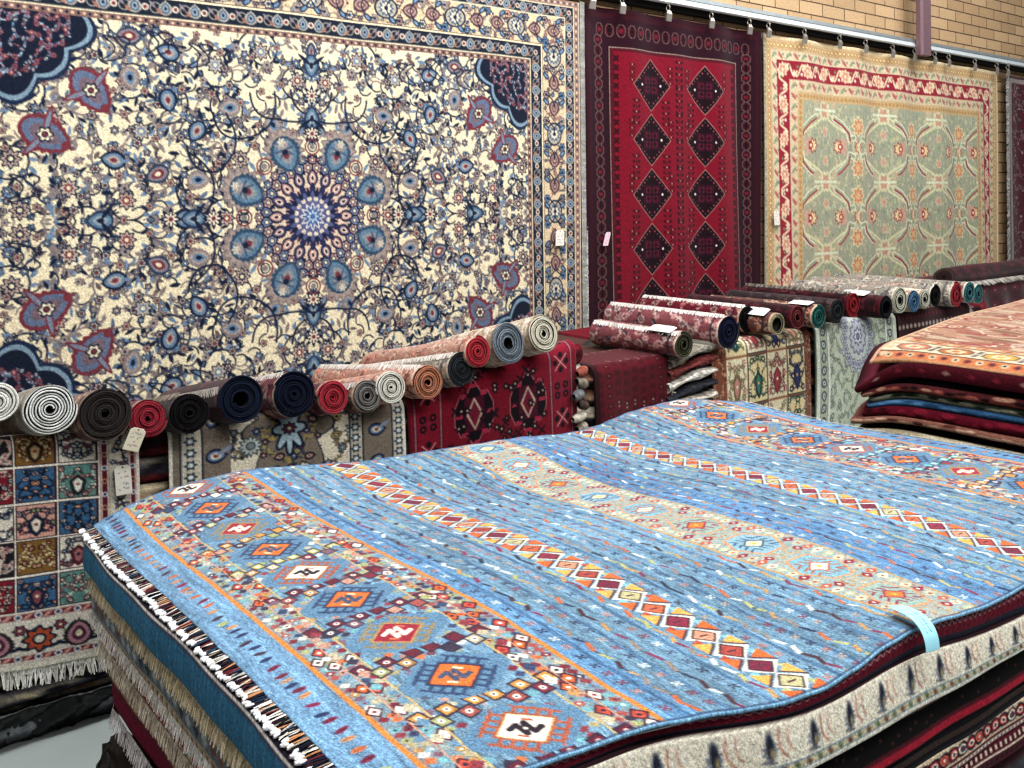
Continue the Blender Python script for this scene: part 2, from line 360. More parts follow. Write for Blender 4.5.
NAVY = '#1c2740'; GREY = '#857a78'; LBL = '#6784a0'; IV = '#e6d8b2'; MAR = '#7c3540'; PEACH = '#dfbd94'; BRN = '#6e5048'
FLW = [(NAVY, '#d8cbb2', LBL, MAR), (NAVY, LBL, '#c9d6da', MAR), (GREY, '#a3948c', NAVY, '#d8cbb2'), (NAVY, '#b49a8c', MAR, IV), (NAVY, '#8a7f86', IV, MAR), (MAR, '#d9b9a0', NAVY, IV), ('#33506e', LBL, NAVY, IV)]
def ivory_carpet():
    W, H = 390, 275; cv = Cv(W, H, IV); r = random.Random(3)      # one quarter, origin at the medallion centre, 200 px per metre
    fw, fh = 300, 187
    def free(x, y): return math.hypot(x, y * 1.1) > 90 and (fw - x) + (fh - y) > 70
    SM = [(NAVY, '#b8a898', MAR), (GREY, '#a3948c', NAVY), (NAVY, '#6f88a4', IV), (NAVY, '#8a7f86', IV), ('#5a4a4c', '#b49a8c', MAR)]
    # small filler sprigs first
    for _ in range(900):
        x, y = r.uniform(-2, fw), r.uniform(-2, fh)
        if not free(x, y): continue
        a = r.uniform(0, 6.3); q = r.random()
        if q < .45: cv.leaf(x, y, r.uniform(7, 13), r.uniform(2.6, 4.4), a, r.choice([NAVY, GREY, '#5a6f88', '#6a5a58', LBL]))
        elif q < .7: cv.line(bez((x, y), (x + 13 * math.cos(a), y + 13 * math.sin(a)), r.choice([-.5, .5])), 1.5, r.choice([NAVY, GREY]))
        else: blossom(cv, x, y, r.uniform(2.6, 4.2), r.choice([5, 6]), r.choice(SM), a)
    # scrolling vines: spirals carrying leaves, a rosette in each eye
    cen = []
    for _ in range(4000):
        x, y = r.uniform(-4, fw - 8), r.uniform(-4, fh - 8)
        if free(x, y) and all(math.hypot(x - p[0], y - p[1]) > 37 for p in cen): cen.append((x, y))
    for (x, y) in cen:
        a0 = r.uniform(0, 6.3); sg = r.choice([-1, 1]); R = r.uniform(17, 23); vc = r.choice([NAVY, NAVY, '#4a4a58', GREY])
        sp_ = [(x + R * (.35 + .75 * t_ / 6.6) * math.cos(a0 + sg * t_), y + R * (.35 + .75 * t_ / 6.6) * math.sin(a0 + sg * t_)) for t_ in np.linspace(.6, 6.6, 26)]
        e = sp_[-1]; an = a0 + sg * 6.6 + sg * 1.2; sp_ += [tuple(p) for p in bez(e, (e[0] + 20 * math.cos(an), e[1] + 20 * math.sin(an)), .3 * sg, 6)[1:]]
        cv.line(sp_, 1.9, vc)
        for k in range(3, len(sp_) - 1, 2):
            dx, dy = sp_[k + 1][0] - sp_[k - 1][0], sp_[k + 1][1] - sp_[k - 1][1]; an = math.atan2(dy, dx)
            cv.leaf(sp_[k][0], sp_[k][1], r.uniform(6, 11), r.uniform(2.6, 4.4), an - sg * r.uniform(.5, 1.1), r.choice([vc, GREY, '#6f88a4', NAVY]))
            if k % 6 == 3: blossom(cv, sp_[k][0], sp_[k][1], r.uniform(3.2, 4.6), 6, r.choice(SM), an)
        if r.random() < .5: cv.petal(x, y, 9.5, 8, .3, NAVY); cv.petal(x, y, 7.8, 8, .35, r.choice(['#b8a898', '#8a9aa8', '#b49a8c'])); cv.petal(x, y, 4.6, 8, .3, r.choice([MAR, NAVY, LBL])); cv.disk(x, y, 2, IV)
        else: palmette(cv, x, y, 23, 18, a0, r.choice([(NAVY, LBL, '#a9a098', MAR), (GREY, '#a3948c', LBL, NAVY), ('#33435c', '#8a7f86', MAR, IV)]))
    # winding tendrils round the medallion
    for k in range(5):
        a = k * PI / 8 + .05; p = (115 * math.cos(a), 108 * math.sin(a)); q = (150 * math.cos(a + .45), 135 * math.sin(a + .45))
        cv.line(bez(p, q, .5), 2, NAVY); cv.line(bez(p, (p[0] + 30, p[1] + 25), -.5), 2, NAVY)
    for (x, y, an) in ((128, 0, 0), (0, 104, PI / 2), (215, 0, 0), (0, 160, -PI / 2)):
        palmette(cv, x, y, 25, 19, an, ('#2b3c58', '#5f7f98', '#8d9ca4', NAVY))
        for s_ in (-1, 1): cv.leaf(x, y, 20, 4, an + s_ * 2.2, NAVY)
    for (x, y) in ((108, 0), (0, 88), (150, 0), (0, 128)): cv.petal(x, y, 11, 8, .5, NAVY); cv.petal(x, y, 7, 8, .5, '#d8cbb2'); cv.disk(x, y, 2.2, MAR)
    # medallion
    cv.disk(0, 0, 64, '#d9bfa4')
    for k in range(90):
        a = r.uniform(0, PI / 2); q = r.uniform(44, 64); cv.petal(q * math.cos(a), q * math.sin(a), 3.4, 5, .4, r.choice([NAVY, NAVY, '#6a5a78', MAR]))
    for k in range(32):
        a = (k + .5) * PI / 16
        for rr, sz in ((52, 6.5), (60, 5)): blossom(cv, rr * math.cos(a + (rr == 60) * .1), rr * math.sin(a + (rr == 60) * .1), sz, 6, (NAVY, '#b58f88' if k % 2 else '#7884a0', IV), a)
    for k in range(16):
        a = k * PI / 8; palmette(cv, 41 * math.cos(a), 41 * math.sin(a), 17, 12, a, (NAVY, '#6a5a78' if k % 2 else '#b58a88', '#e6c9ae', NAVY))
    cv.petal(0, 0, 36, 16, .22, '#2c3358'); cv.petal(0, 0, 27, 16, .35, '#5a5f8a')
    for k in range(16):
        a = (k + .5) * PI / 8; cv.disk(29 * math.cos(a), 29 * math.sin(a), 2.6, '#b58a88'); cv.disk(19 * math.cos(a), 19 * math.sin(a), 2.6, '#d8cbb2'); cv.leaf(20 * math.cos(a), 20 * math.sin(a), 12, 3, a, NAVY)
    cv.petal(0, 0, 15, 12, .3, '#c9c4c2'); cv.petal(0, 0, 12, 12, .4, '#46689a'); cv.petal(0, 0, 7, 8, .4, '#a9bccb'); cv.disk(0, 0, 3, '#46689a')
    for a in (PI / 8, 3 * PI / 8):
        for da in (0,):
            x, y = 84 * math.cos(a), 76 * math.sin(a)
            cv.petal(x, y, 24, 14, .2, GREY); cv.petal(x, y, 21, 14, .25, '#a39186')
            palmette(cv, x - 5 * math.cos(a), y - 5 * math.sin(a), 40, 34, a + PI, ('#34506a', '#5f7f96', '#8a8e90', MAR))
            cv.petal(x + 8 * math.cos(a), y + 8 * math.sin(a), 5, 6, .4, '#c4b8a4'); [cv.leaf(x, y, 13, 2.6, a + q, '#4a6078' if abs(q) > 1 else '#9a8e88') for q in (-2.4, -1.6, -.8, .8, 1.6, 2.4)]; cv.disk(x - 3 * math.cos(a), y - 3 * math.sin(a), 3, NAVY)
    for a in (0, PI / 4, PI / 2):
        x, y = 76 * math.cos(a), 74 * math.sin(a); cv.ring(x, y, 8, 1.6, MAR); cv.ring(x, y, 5, 1.2, NAVY); cv.disk(x, y, 3, GREY)
    # escutcheons near the corners
    for (x, y, an) in ((222, 120, .9), (262, 78, .5)):
        palmette(cv, x, y, 50, 34, an + PI, (MAR, '#62728e', '#77646e', IV)); 
        for s_ in (-1, 1): cv.leaf(x, y, 28, 7, an + s_ * 1.3, MAR); cv.leaf(x, y, 24, 4, an + s_ * 1.3, '#7b8598')
        blossom(cv, x, y, 7, 6, (NAVY, IV, MAR)); cv.disk(x - 20 * math.cos(an), y - 20 * math.sin(an), 4, MAR)
    # cloud bands: twisting dark outlines
    for (x, y) in ((200, 160), (160, 168), (276, 120), (280, 30), (236, 158), (120, 160)):
        q = [(x + 15 * math.sin(1.9 * t) * math.cos(t), y + 12 * math.sin(t * 1.3 + 1)) for t in np.linspace(0, 6.3, 26)]
        cv.line(q, 1.5, NAVY)
    # corner pieces
    def corner(R, col):
        p = [(fw + 2, fh + 2), (fw + 2, fh - R * .95)]
        for i in range(25):
            t = i / 24; a = PI / 2 * t; s_ = R * (.62 + .09 * abs(math.sin(a * 6)))
            p.append((fw - s_ * math.sin(a) * (1 + .35 * (t > .5) * (t - .5)), fh - s_ * math.cos(a) * (1 + .35 * (t < .5) * (.5 - t))))
        p.append((fw - R * .95 * 1.3, fh + 2)); cv.poly(p, col)
    corner(108, '#20304c'); corner(103, '#7d97a8'); corner(97, '#1b2438')
    r2 = random.Random(5)
    arabesque(cv, fw - 60, fh - 60, fw, fh, 7, [(MAR, '#8e7f84', '#a64a52', IV), (NAVY, LBL, IV, MAR), (MAR, '#9a8a8a', NAVY, MAR)], [LBL, '#8e7f84', MAR, '#9fb4c4'], r2, lambda x, y: (fw - x) + (fh - y) < 84, .5, 1.4)
    # borders, each: offset from the field edge, width
    def band(o0, o1, col):
        cv.rect(-1, fh + o0, fw + o1, fh + o1, col); cv.rect(fw + o0, -1, fw + o1, fh + o1, col)
    def along(off, step, fn):
        n = int((fw + off) / step)
        for i in range(n + 1): fn((fw + off) * i / n, fh + off, 0, i)
        n = int((fh + off) / step)
        for i in range(n): fn(fw + off, (fh + off) * (i + .0) / n, 1, i)
    band(0, 6, '#86665c'); along(3, 5, lambda x, y, v, i: cv.disk(x, y, 1.4, '#d8b89c' if i % 2 else NAVY))
    band(6, 7.5, IV); band(7.5, 25, '#20293a')
    def guard(x, y, v, i):
        if i % 3 == 0: cv.disk(x, y, 3.4, '#d3c8b2'); cv.disk(x, y, 1.8, MAR)
        elif i % 3 == 1: palmette(cv, x, y, 13, 12, PI / 2 if v == 0 else 0, ('#a9a294', '#4a6480', '#9aa6ac', NAVY))
        else: cv.ring(x, y, 5, 1.3, '#9a9286'); cv.leaf(x, y, 9, 3, .8, '#8a7f86'); cv.leaf(x, y, 9, 3, 3.9, '#a5705c')
    along(16, 9.5, guard); band(25, 27, IV); band(27, 28.2, BRN)
    band(28.2, 64, '#d6bf98')
    cl = np.zeros((H, W), np.float32); cl[int(fh + 28):int(fh + 64), :int(fw + 64)] = 1; cl[:int(fh + 64), int(fw + 28):int(fw + 64)] = 1; cv.clip = cl
    def mb(x, y, v, i):
        if i % 3 == 0:
            cv.ell(x, y, 15 if v == 0 else 12, 12 if v == 0 else 15, NAVY); cv.ell(x, y, 13 if v == 0 else 10.5, 10.5 if v == 0 else 13, '#b3a896'); cv.petal(x, y, 10, 12, .25, '#4f687e'); cv.petal(x, y, 7, 8, .3, '#d8cbb2'); cv.disk(x, y, 2.5, NAVY)
        else:
            an = (0 if v == 0 else PI / 2) + (PI if i % 3 == 1 else 0)
            palmette(cv, x, y, 20, 16, an, ('#5a3a40', '#a08880', '#7a4a50', '#c9b898'))
        for s_ in (-1, 1):
            o = 13 * s_; xx, yy = (x + 17, y + o) if v == 0 else (x + o, y + 17)
            blossom(cv, xx, yy, 5, 6, r.choice(FLW)); cv.line(bez((x, y), (xx, yy), .4 * s_), 1.4, NAVY)
            cv.ell(*((x + 8, y + o) if v == 0 else (x + o, y + 8)), 5.5, 3, NAVY, .7 * s_); cv.ell(*((x + 8, y + o) if v == 0 else (x + o, y + 8)), 4, 1.8, '#6f8fae', .7 * s_)
    along(46, 30, mb)
    arabesque(cv, 0, fh + 30, fw + 60, fh + 62, 10, FLW, [NAVY, GREY, '#8c6a58'], r, None, .1, .9, .6)
    arabesque(cv, fw + 30, 0, fw + 62, fh + 30, 10, FLW, [NAVY, GREY, '#8c6a58'], r, None, .1, .9, .6)
    cv.clip = None; along(46, 30, mb)
    band(64, 65.5, IV); band(65.5, 79, '#20293a'); along(72, 9.5, guard); band(79, 80.2, IV)
    band(80.2, 88, '#9c7b6c'); along(84, 5, lambda x, y, v, i: cv.disk(x, y, 1.5, '#e0c3a6' if i % 2 else '#3c4260'))
    return cv.mirx().miry().grain(.07)
cv = ivory_carpet()
t = hung('hung_carpet', cv, .30, 4.31, .19, 3.05, 4.74, .008, 'huge ivory floral carpet with a blue star medallion hung on the wall', 1.3)
fringe('fringe', [(4.31, 4.73, z) for z in np.linspace(3.05, .3, 30)], ((1, -.1, 0), (0, 0, -.15)), .05, ['#f2f0ea', '#fbfaf6', '#e6e3dc'], t, .022, .004, .12)
x, z, _ = xz_on_y(560.5, 238, 4.7)
price_tag(t, (x, 4.715, z), (1, 0, 0), (.04, 0, 1), .075, .105, 'cream paper price tag')
# selvedge cord at the right edge of the fringe
def red_rug():
    W, H = 198 * 2, 260 * 2; k = 200.; cv = Cv(W, H, '#340a1a')     # 1.98 x 2.6
    HX = W / 2
    cv.rect(8, 8, W - 8, H, '#3d0d1c'); cv.rect(14, 14, W - 14, H, '#2e0a1c')
    for y in range(14, H, 2): cv.rect(14, y, W - 14, y + .8, '#33101d')
    def chain(x, y, v, j):
        a, b = (9, 7) if v else (7, 9)
        oc = [(-a, -b * .5), (-a * .5, -b), (a * .5, -b), (a, -b * .5), (a, b * .5), (a * .5, b), (-a * .5, b), (-a, b * .5)]
        cv.poly([(x + p, y + q) for p, q in oc], '#6e5450', .3); cv.poly([(x + p * .86, y + q * .86) for p, q in oc], '#4a0c1e')
        cv.disk(x, y, 3.5, '#16070f' if j % 2 else '#701628'); 
        for s_ in (-1, 1):
            if v == 0: cv.disk(x + s_ * 0, y + s_ * 6, 2.2, '#16070f')
            else: cv.disk(x + s_ * 0, y + s_ * 4.5, 2.2, '#16070f'); 
    for i in range(0, 34):
        if i % 5 != 4 or True:
            for x in (32, W - 32): chain(x, 46 + i * 15.5, 1, i)
    for i in range(0, 18): chain(36 + i * 19.2 , 31, 0, i)
    for x0, x1 in ((54, 55.4), (60, 61.2)):
        cv.rect(x0, 54, x1, H, '#9a8674'); cv.rect(W - x1, 54, W - x0, H, '#9a8674')
    cv.rect(54, 54, W - 54, 55.4, '#9a8674'); cv.rect(56, 56, W - 56, H, '#5c0f20'); cv.rect(68, 66, W - 68, H, '#860c26')
    cv.rect(62, 60, W - 62, H, '#860c26')
    for i in range(60):
        for x in (66, W - 66): cv.petal(x, 70 + i * 13, 6, 4, .5, '#3b0b18', PI / 4)
    for cx in (HX - 61, HX + 61):
        for j in range(8):
            cy = 104 + j * 80; a, b = 40, 38
            dm = lambda s_: [(cx - a * s_, cy), (cx - a * .5 * s_, cy - b * .52 * s_), (cx, cy - b * s_), (cx + a * .5 * s_, cy - b * .52 * s_), (cx + a * s_, cy), (cx + a * .5 * s_, cy + b * .52 * s_), (cx, cy + b * s_), (cx - a * .5 * s_, cy + b * .52 * s_)]
            cv.poly(dm(1.02), '#a87c6c'); cv.poly(dm(.975), '#200814')
            for kx in range(-6, 7):
                yy = (1 - abs(kx) / 7) * b * .8
                for s_ in (-1, 1): cv.disk(cx + kx * 5.3, cy + s_ * yy, 2.1, '#6e1c30' if kx % 2 else '#141420'); cv.disk(cx + kx * 5.3, cy + s_ * yy, .7, '#a87a74')
            cv.rect(cx - 17, cy - 14, cx + 17, cy + 14, '#3a0c20'); cv.rect(cx - 13, cy - 11, cx + 13, cy + 11, '#5e142c'); cv.rect(cx - 1.4, cy - 14, cx + 1.4, cy + 14, '#1a0c1c'); cv.rect(cx - 17, cy - 1.4, cx + 17, cy + 1.4, '#1a0c1c')
            for sx in (-1, 1):
                for sy in (-1, 1): cv.petal(cx + sx * 7, cy + sy * 6, 4, 4, .4, '#2a0a18')
                cv.disk(cx + sx * 21, cy, 1.8, '#f3e6da')
    def twig(x, y, sc=1., d='#4a0b1a'):
        cv.line([(x, y - 22 * sc), (x, y + 22 * sc)], 1.2, d)
        for q in (-18, -9, 0, 9, 18):
            for s_ in (-1, 1): cv.ell(x + s_ * 6 * sc, y + q * sc, 3.6 * sc, 2.4 * sc, d, s_ * -.6)
            if q % 2 == 0: cv.disk(x, y + q * sc, 1.3, '#b8806c')
    for j in range(14): twig(HX, 84 + j * 40, 1, '#3a0a18')
    for j in range(8):
        for dx in (-95, -30, 30, 95): twig(HX + dx, 144 + j * 80, .9)
        for dx in (-104, -20, 20, 104): twig(HX + dx, 88 + j * 80, .62)
    return cv.grain(.08)
t = hung('hung_rug', red_rug(), 4.35, 6.29, .45, 3.05, 4.74, .018, 'dark crimson rug with two columns of black diamond medallions hung from the rail', .5)
x, z, _ = xz_on_y(608, 239, 4.69)
price_tag(t, (x, 4.71, z), (1, 0, 0), (.3, 0, .95), .05, .10, 'narrow pink price tag', '#f0cfdb')

def pale_rug():
    k = 120; W, H = int(4.2 * k), int(2.6 * k); cv = Cv(W, H, '#dcc79c'); r = random.Random(11)
    T = 500
    def frame(o, col): cv.rect(o * k, o * k, W - o * k, H + T, col)
    frame(.03, '#c4a478'); frame(.12, '#d3c09c'); frame(.20, '#a02438'); frame(.36, '#d3bd98'); frame(.46, '#c8a878'); frame(.53, '#a3a48a')
    def along(o, step, fn):
        n = int((W - 2 * o) / step)
        for i in range(n + 1): fn(o + (W - 2 * o) * i / n, o, 0, i)
        for i in range(1, int((H - o) / step) + 1):
            for x in (o, W - o): fn(x, o + i * step, 1, i)
    along(.075 * k, 6, lambda x, y, v, i: (cv.disk(x, y, 2.6, '#b98a4e'), cv.disk(x, y, 1.2, '#e8d6a8')))
    along(.16 * k, 11, lambda x, y, v, i: (cv.ell(x, y, 4.6, 1.8, '#b5655e' if i % 2 else '#8e9a7a', .8 if i % 2 else -.8), cv.disk(x + 4, y - 1, 1.2, '#6f7f64')))
    def scroll(x, y, v, i):
        s_ = 1 if i % 2 else -1
        if v == 0: cv.line([(x + 8 * t_ , y + s_ * 6 * math.sin(t_ * 3)) for t_ in np.linspace(-1, 1, 9)], 2.4, '#e3cba6')
        else: cv.line([(x + s_ * 6 * math.sin(t_ * 3), y + 8 * t_) for t_ in np.linspace(-1, 1, 9)], 2.4, '#e3cba6')
        if i % 3 == 0: cv.petal(x, y, 8, 8, .25, '#e7c7a0'); cv.petal(x, y, 5.5, 6, .3, '#cf8d78'); cv.disk(x, y, 2, '#e7c7a0')
        else: cv.disk(x + 3, y + 4, 1.8, '#e8d8c0'); cv.disk(x - 3, y - 4, 1.6, '#7d8a66')
    along(.28 * k, 12, scroll)
    along(.41 * k, 11, lambda x, y, v, i: (cv.ell(x, y, 4.6, 1.9, '#b5655e' if i % 2 else '#8e9a7a', .8 if i % 2 else -.8), cv.disk(x + 4, y, 1.2, '#b5655e')))
    along(.495 * k, 6, lambda x, y, v, i: cv.disk(x, y, 2., '#b98a4e'))
    fx0, fy0 = .53 * k, .53 * k
    cl = np.zeros((H, W), np.float32); cl[int(fy0):, int(fx0):int(W - fx0)] = 1; cv.clip = cl
    for _ in range(2600):
        x, y = r.uniform(fx0, W - fx0), r.uniform(fy0, H); cv.leaf(x, y, r.uniform(4, 9), 2.2, PI / 2 + r.uniform(-.5, .5), r.choice(['#8f9a7c', '#bcc19c', '#c5bf94', '#98a58a', '#c9bd92']))
    cxs = [W / 2 - .24 * k + q * .98 * k for q in (-2, -1, 0, 1, 2)]; ry = .64 * k
    y0 = .53 * k + 39
    for j in range(6):
        for i, cx in enumerate(cxs):
            cy = y0 + j * ry + 8
            # lattice ogive of pale ribbon
            for s_ in (-1, 1):
                B = [(cx + s_ * (.49 * k * (.5 - .5 * math.cos(t_ * PI))), cy - ry / 2 + ry * .5 * t_) for t_ in np.linspace(0, 1, 12)]
                cv.line(B, 3, '#d3cf9e'); cv.line([(p, 2 * cy - q) for p, q in B], 3, '#d3cf9e')
                # hooked leaf ribbons, red backed
                for m in (-1, 1):
                    bx, by = cx + s_ * .26 * k, cy + m * ry * .33
                    q = [(bx - s_ * 13, by + m * 6), (bx, by), (bx + s_ * 11, by - m * 9), (bx + s_ * 13, by - m * 17), (bx + s_ * 20, by - m * 15)]
                    cv.line(q, 7, '#e2dcc0'); cv.line(q, 4, '#9aa583')
                    cv.line([(a + 1, b + 2) for a, b in q[:4]], 1.8, '#a8283c'); cv.petal(bx + s_ * 3, by - m * 22, 7, 6, .35, '#c9a088'); cv.petal(bx - s_ * 12, by + m * 20, 6, 8, .3, '#bfae8c')
                    cv.line([(bx - s_ * 26, by + m * 12), (bx - s_ * 13, by + m * 6)], 2, '#d8cf9c')
                # flame blossoms
                fx = cx + s_ * .21 * k
                cv.petal(fx, cy, 8.5, 7, .35, '#a5303c'); cv.petal(fx, cy, 6.5, 7, .35, '#e7cf98'); cv.disk(fx + s_ * 4, cy, 3.8, '#b02a3a'); cv.disk(fx + s_ * 4, cy, 2., '#f1e0b4')
            for m in (-1, 1):
                fy = cy + m * .3 * ry; ox = cx + .49 * k
                cv.petal(ox, fy, 12, 8, .3, '#dfcfa0'); cv.petal(ox, fy, 9.5, 8, .35, '#cf8a5c'); cv.petal(ox, fy, 5, 6, .3, '#e0b184')
                cv.petal(cx, cy + m * .2 * ry, 6.5, 6, .3, '#cdbf96'); cv.petal(cx, cy + m * .2 * ry, 4.5, 4, .3, '#cf9a84')
            cv.petal(cx, cy - ry / 2, 12, 10, .2, '#d6d0a6'); cv.petal(cx, cy - ry / 2, 9, 6, .3, '#c9957c'); cv.rect(cx - 22, cy - ry / 2 - 1.5, cx + 22, cy - ry / 2 + 1.5, '#d8dcb8')
            cv.petal(cx + .49 * k, cy, 7, 8, .3, '#b9474c'); cv.petal(cx + .49 * k, cy, 5, 8, .3, '#d9c59a'); cv.disk(cx + .49 * k, cy, 2, '#a5303c')
            cv.disk(cx, cy - 4, 3, '#8f9a7c'); 
    cv.clip = None
    return cv.grain(.05)
t = hung('hung_rug', pale_rug(), 6.36, 10.50, .50, 3.05, 4.74, .018, 'pale sage green rug with a red scroll border and orange blossoms hung from the rail', .8)
x, z, _ = xz_on_y(778, 218, 4.69)
price_tag(t, (x, 4.71, z), (1, 0, 0), (-.08, 0, 1), .07, .12, 'cream price tag')
fringe('fringe', [(6.37, 4.73, z) for z in np.linspace(3.05, .5, 30)], ((-1, -.1, 0), (0, 0, -.1)), .03, ['#c9bfa8', '#d9d2c0'], t, .012, .006, .2)

def far_rug():
    cv = Cv(150, 260, '#4a2b34'); r = random.Random(2)
    cv.rect(3, 3, 150, 260, '#8f8480'); cv.rect(8, 8, 150, 260, '#5a1f2c')
    arabesque(cv, 10, 10, 40, 260, 9, [('#2c1820', '#a08a84', '#7c2436', '#d0c0b0')], ['#a07a78', '#2c1820'], r)
    arabesque(cv, 10, 10, 150, 36, 9, [('#2c1820', '#a08a84', '#7c2436', '#d0c0b0')], ['#a07a78', '#2c1820'], r)
    cv.rect(36, 34, 150, 260, '#b5aaa0'); cv.rect(38, 36, 150, 260, '#575058')
    arabesque(cv, 40, 38, 150, 260, 8, [('#2a2630', '#8f8a8c', '#40485a', '#b8b0a8'), ('#2a2630', '#6a3a44', '#b8b0a8', '#2a2630')], ['#9a928e', '#2a2630'], r)
    return cv.grain(.08)
t = hung('hung_rug', far_rug(), 10.72, 12.6, .5, 3.03, 4.74, .015, 'grey and maroon patterned rug hung at the far right end of the rail', .5)
fringe('fringe', [(10.72, 4.72, z) for z in np.linspace(3.04, .5, 40)], ((-1, -.1, 0), (0, 0, -.3)), .10, ['#dcd8d0', '#efece6', '#c5c1b8'], t, .014, .006, .3)

# ------------------------------------------------------------------ the blue rug on its pile
PX = {.64: [(101, 538), (150, 587), (188, 619), (237, 667), (279, 709), (314, 744), (335, 768)],
      .742: [(121, 506), (153, 543), (243, 616), (329, 694), (407, 768)],
      1.125: [(236, 471), (286, 506), (329, 530), (382, 560), (433, 583), (508, 625), (597, 691), (645, 718)],
      1.41: [(352, 468), (389, 496), (429, 513), (450, 520), (510, 540), (559, 563), (609, 584), (651, 606), (697, 638), (745, 668)],
      1.74: [(461, 455), (524, 496), (588, 510), (665, 538), (795, 584), (929, 625)],
      1.96: [(510, 443), (616, 492), (700, 510), (800, 538), (955, 605)],
      2.30: [(584, 433), (637, 454), (686, 466), (739, 473), (790, 491), (841, 502), (906, 517), (952, 533), (999, 551), (1024, 564)],
      2.65: [(658, 411), (707, 440), (783, 453), (841, 461), (911, 479), (1024, 504)],
      2.80: [(686, 404), (727, 425), (767, 438), (809, 448), (856, 452), (908, 466), (967, 475)],
      3.07: [(785, 414), (823, 428), (870, 434), (941, 445), (1017, 457)]}
sx_, sy_, sh_ = [], [], []
for xt, pl in PX.items():
    for px, py in pl:
        u = (px - 512) / F; d = xt / (SN + CS * u); drop = (py - hz(px)) / F * d
        sx_.append(xt); sy_.append(d * (CS - SN * u)); sh_.append(max(-.06, min(.07, .85 - drop)))
sx_, sy_, sh_ = map(np.array, (sx_, sy_, sh_))
def hgt(X, Y):
    X = np.asarray(X, float); Y = np.asarray(Y, float); num = np.zeros_like(X); den = np.full_like(X, .25)
    for a, b, h in zip(sx_, sy_, sh_):
        w = np.exp(-((X - a) ** 2 / .03 + (Y - b) ** 2 / .05)); num += w * h; den += w
    return num / den
FARX = [.62, .74, .9, 1.03, 1.13, 1.25, 1.40, 1.73, 1.94, 2.25, 2.48, 2.75, 2.92, 3.12]
FARY = [2.60, 2.72, 2.80, 2.83, 2.85, 2.80, 2.70, 2.60, 2.57, 2.54, 2.56, 2.57, 2.58, 2.42]
NEX = [.6, .87, 1.1, 1.19, 1.32, 1.42, 1.7, 2.15, 3.12]; NEY = [1.10, 1.09, 1.065, 1.03, .975, .955, .94, .92, .91]
def smooth_interp(x, xs, ys, w=.05):
    return sum(np.interp(np.asarray(x) + o * w, xs, ys) for o in (-1.5, -.75, 0, .75, 1.5)) / 5
BLUES = ['#3f6f9c', '#5484ae', '#466f98', '#6a97bd']
MC = ['#cf6a3c', '#7e2a3a', '#b5ab8e', '#d6d0c4', '#9aa068', '#6aa6b0', '#3a3448', '#b08450', '#a0504a', '#38486a', '#b98a78', '#7a5a6a', '#5e86a4', '#8e3a44']
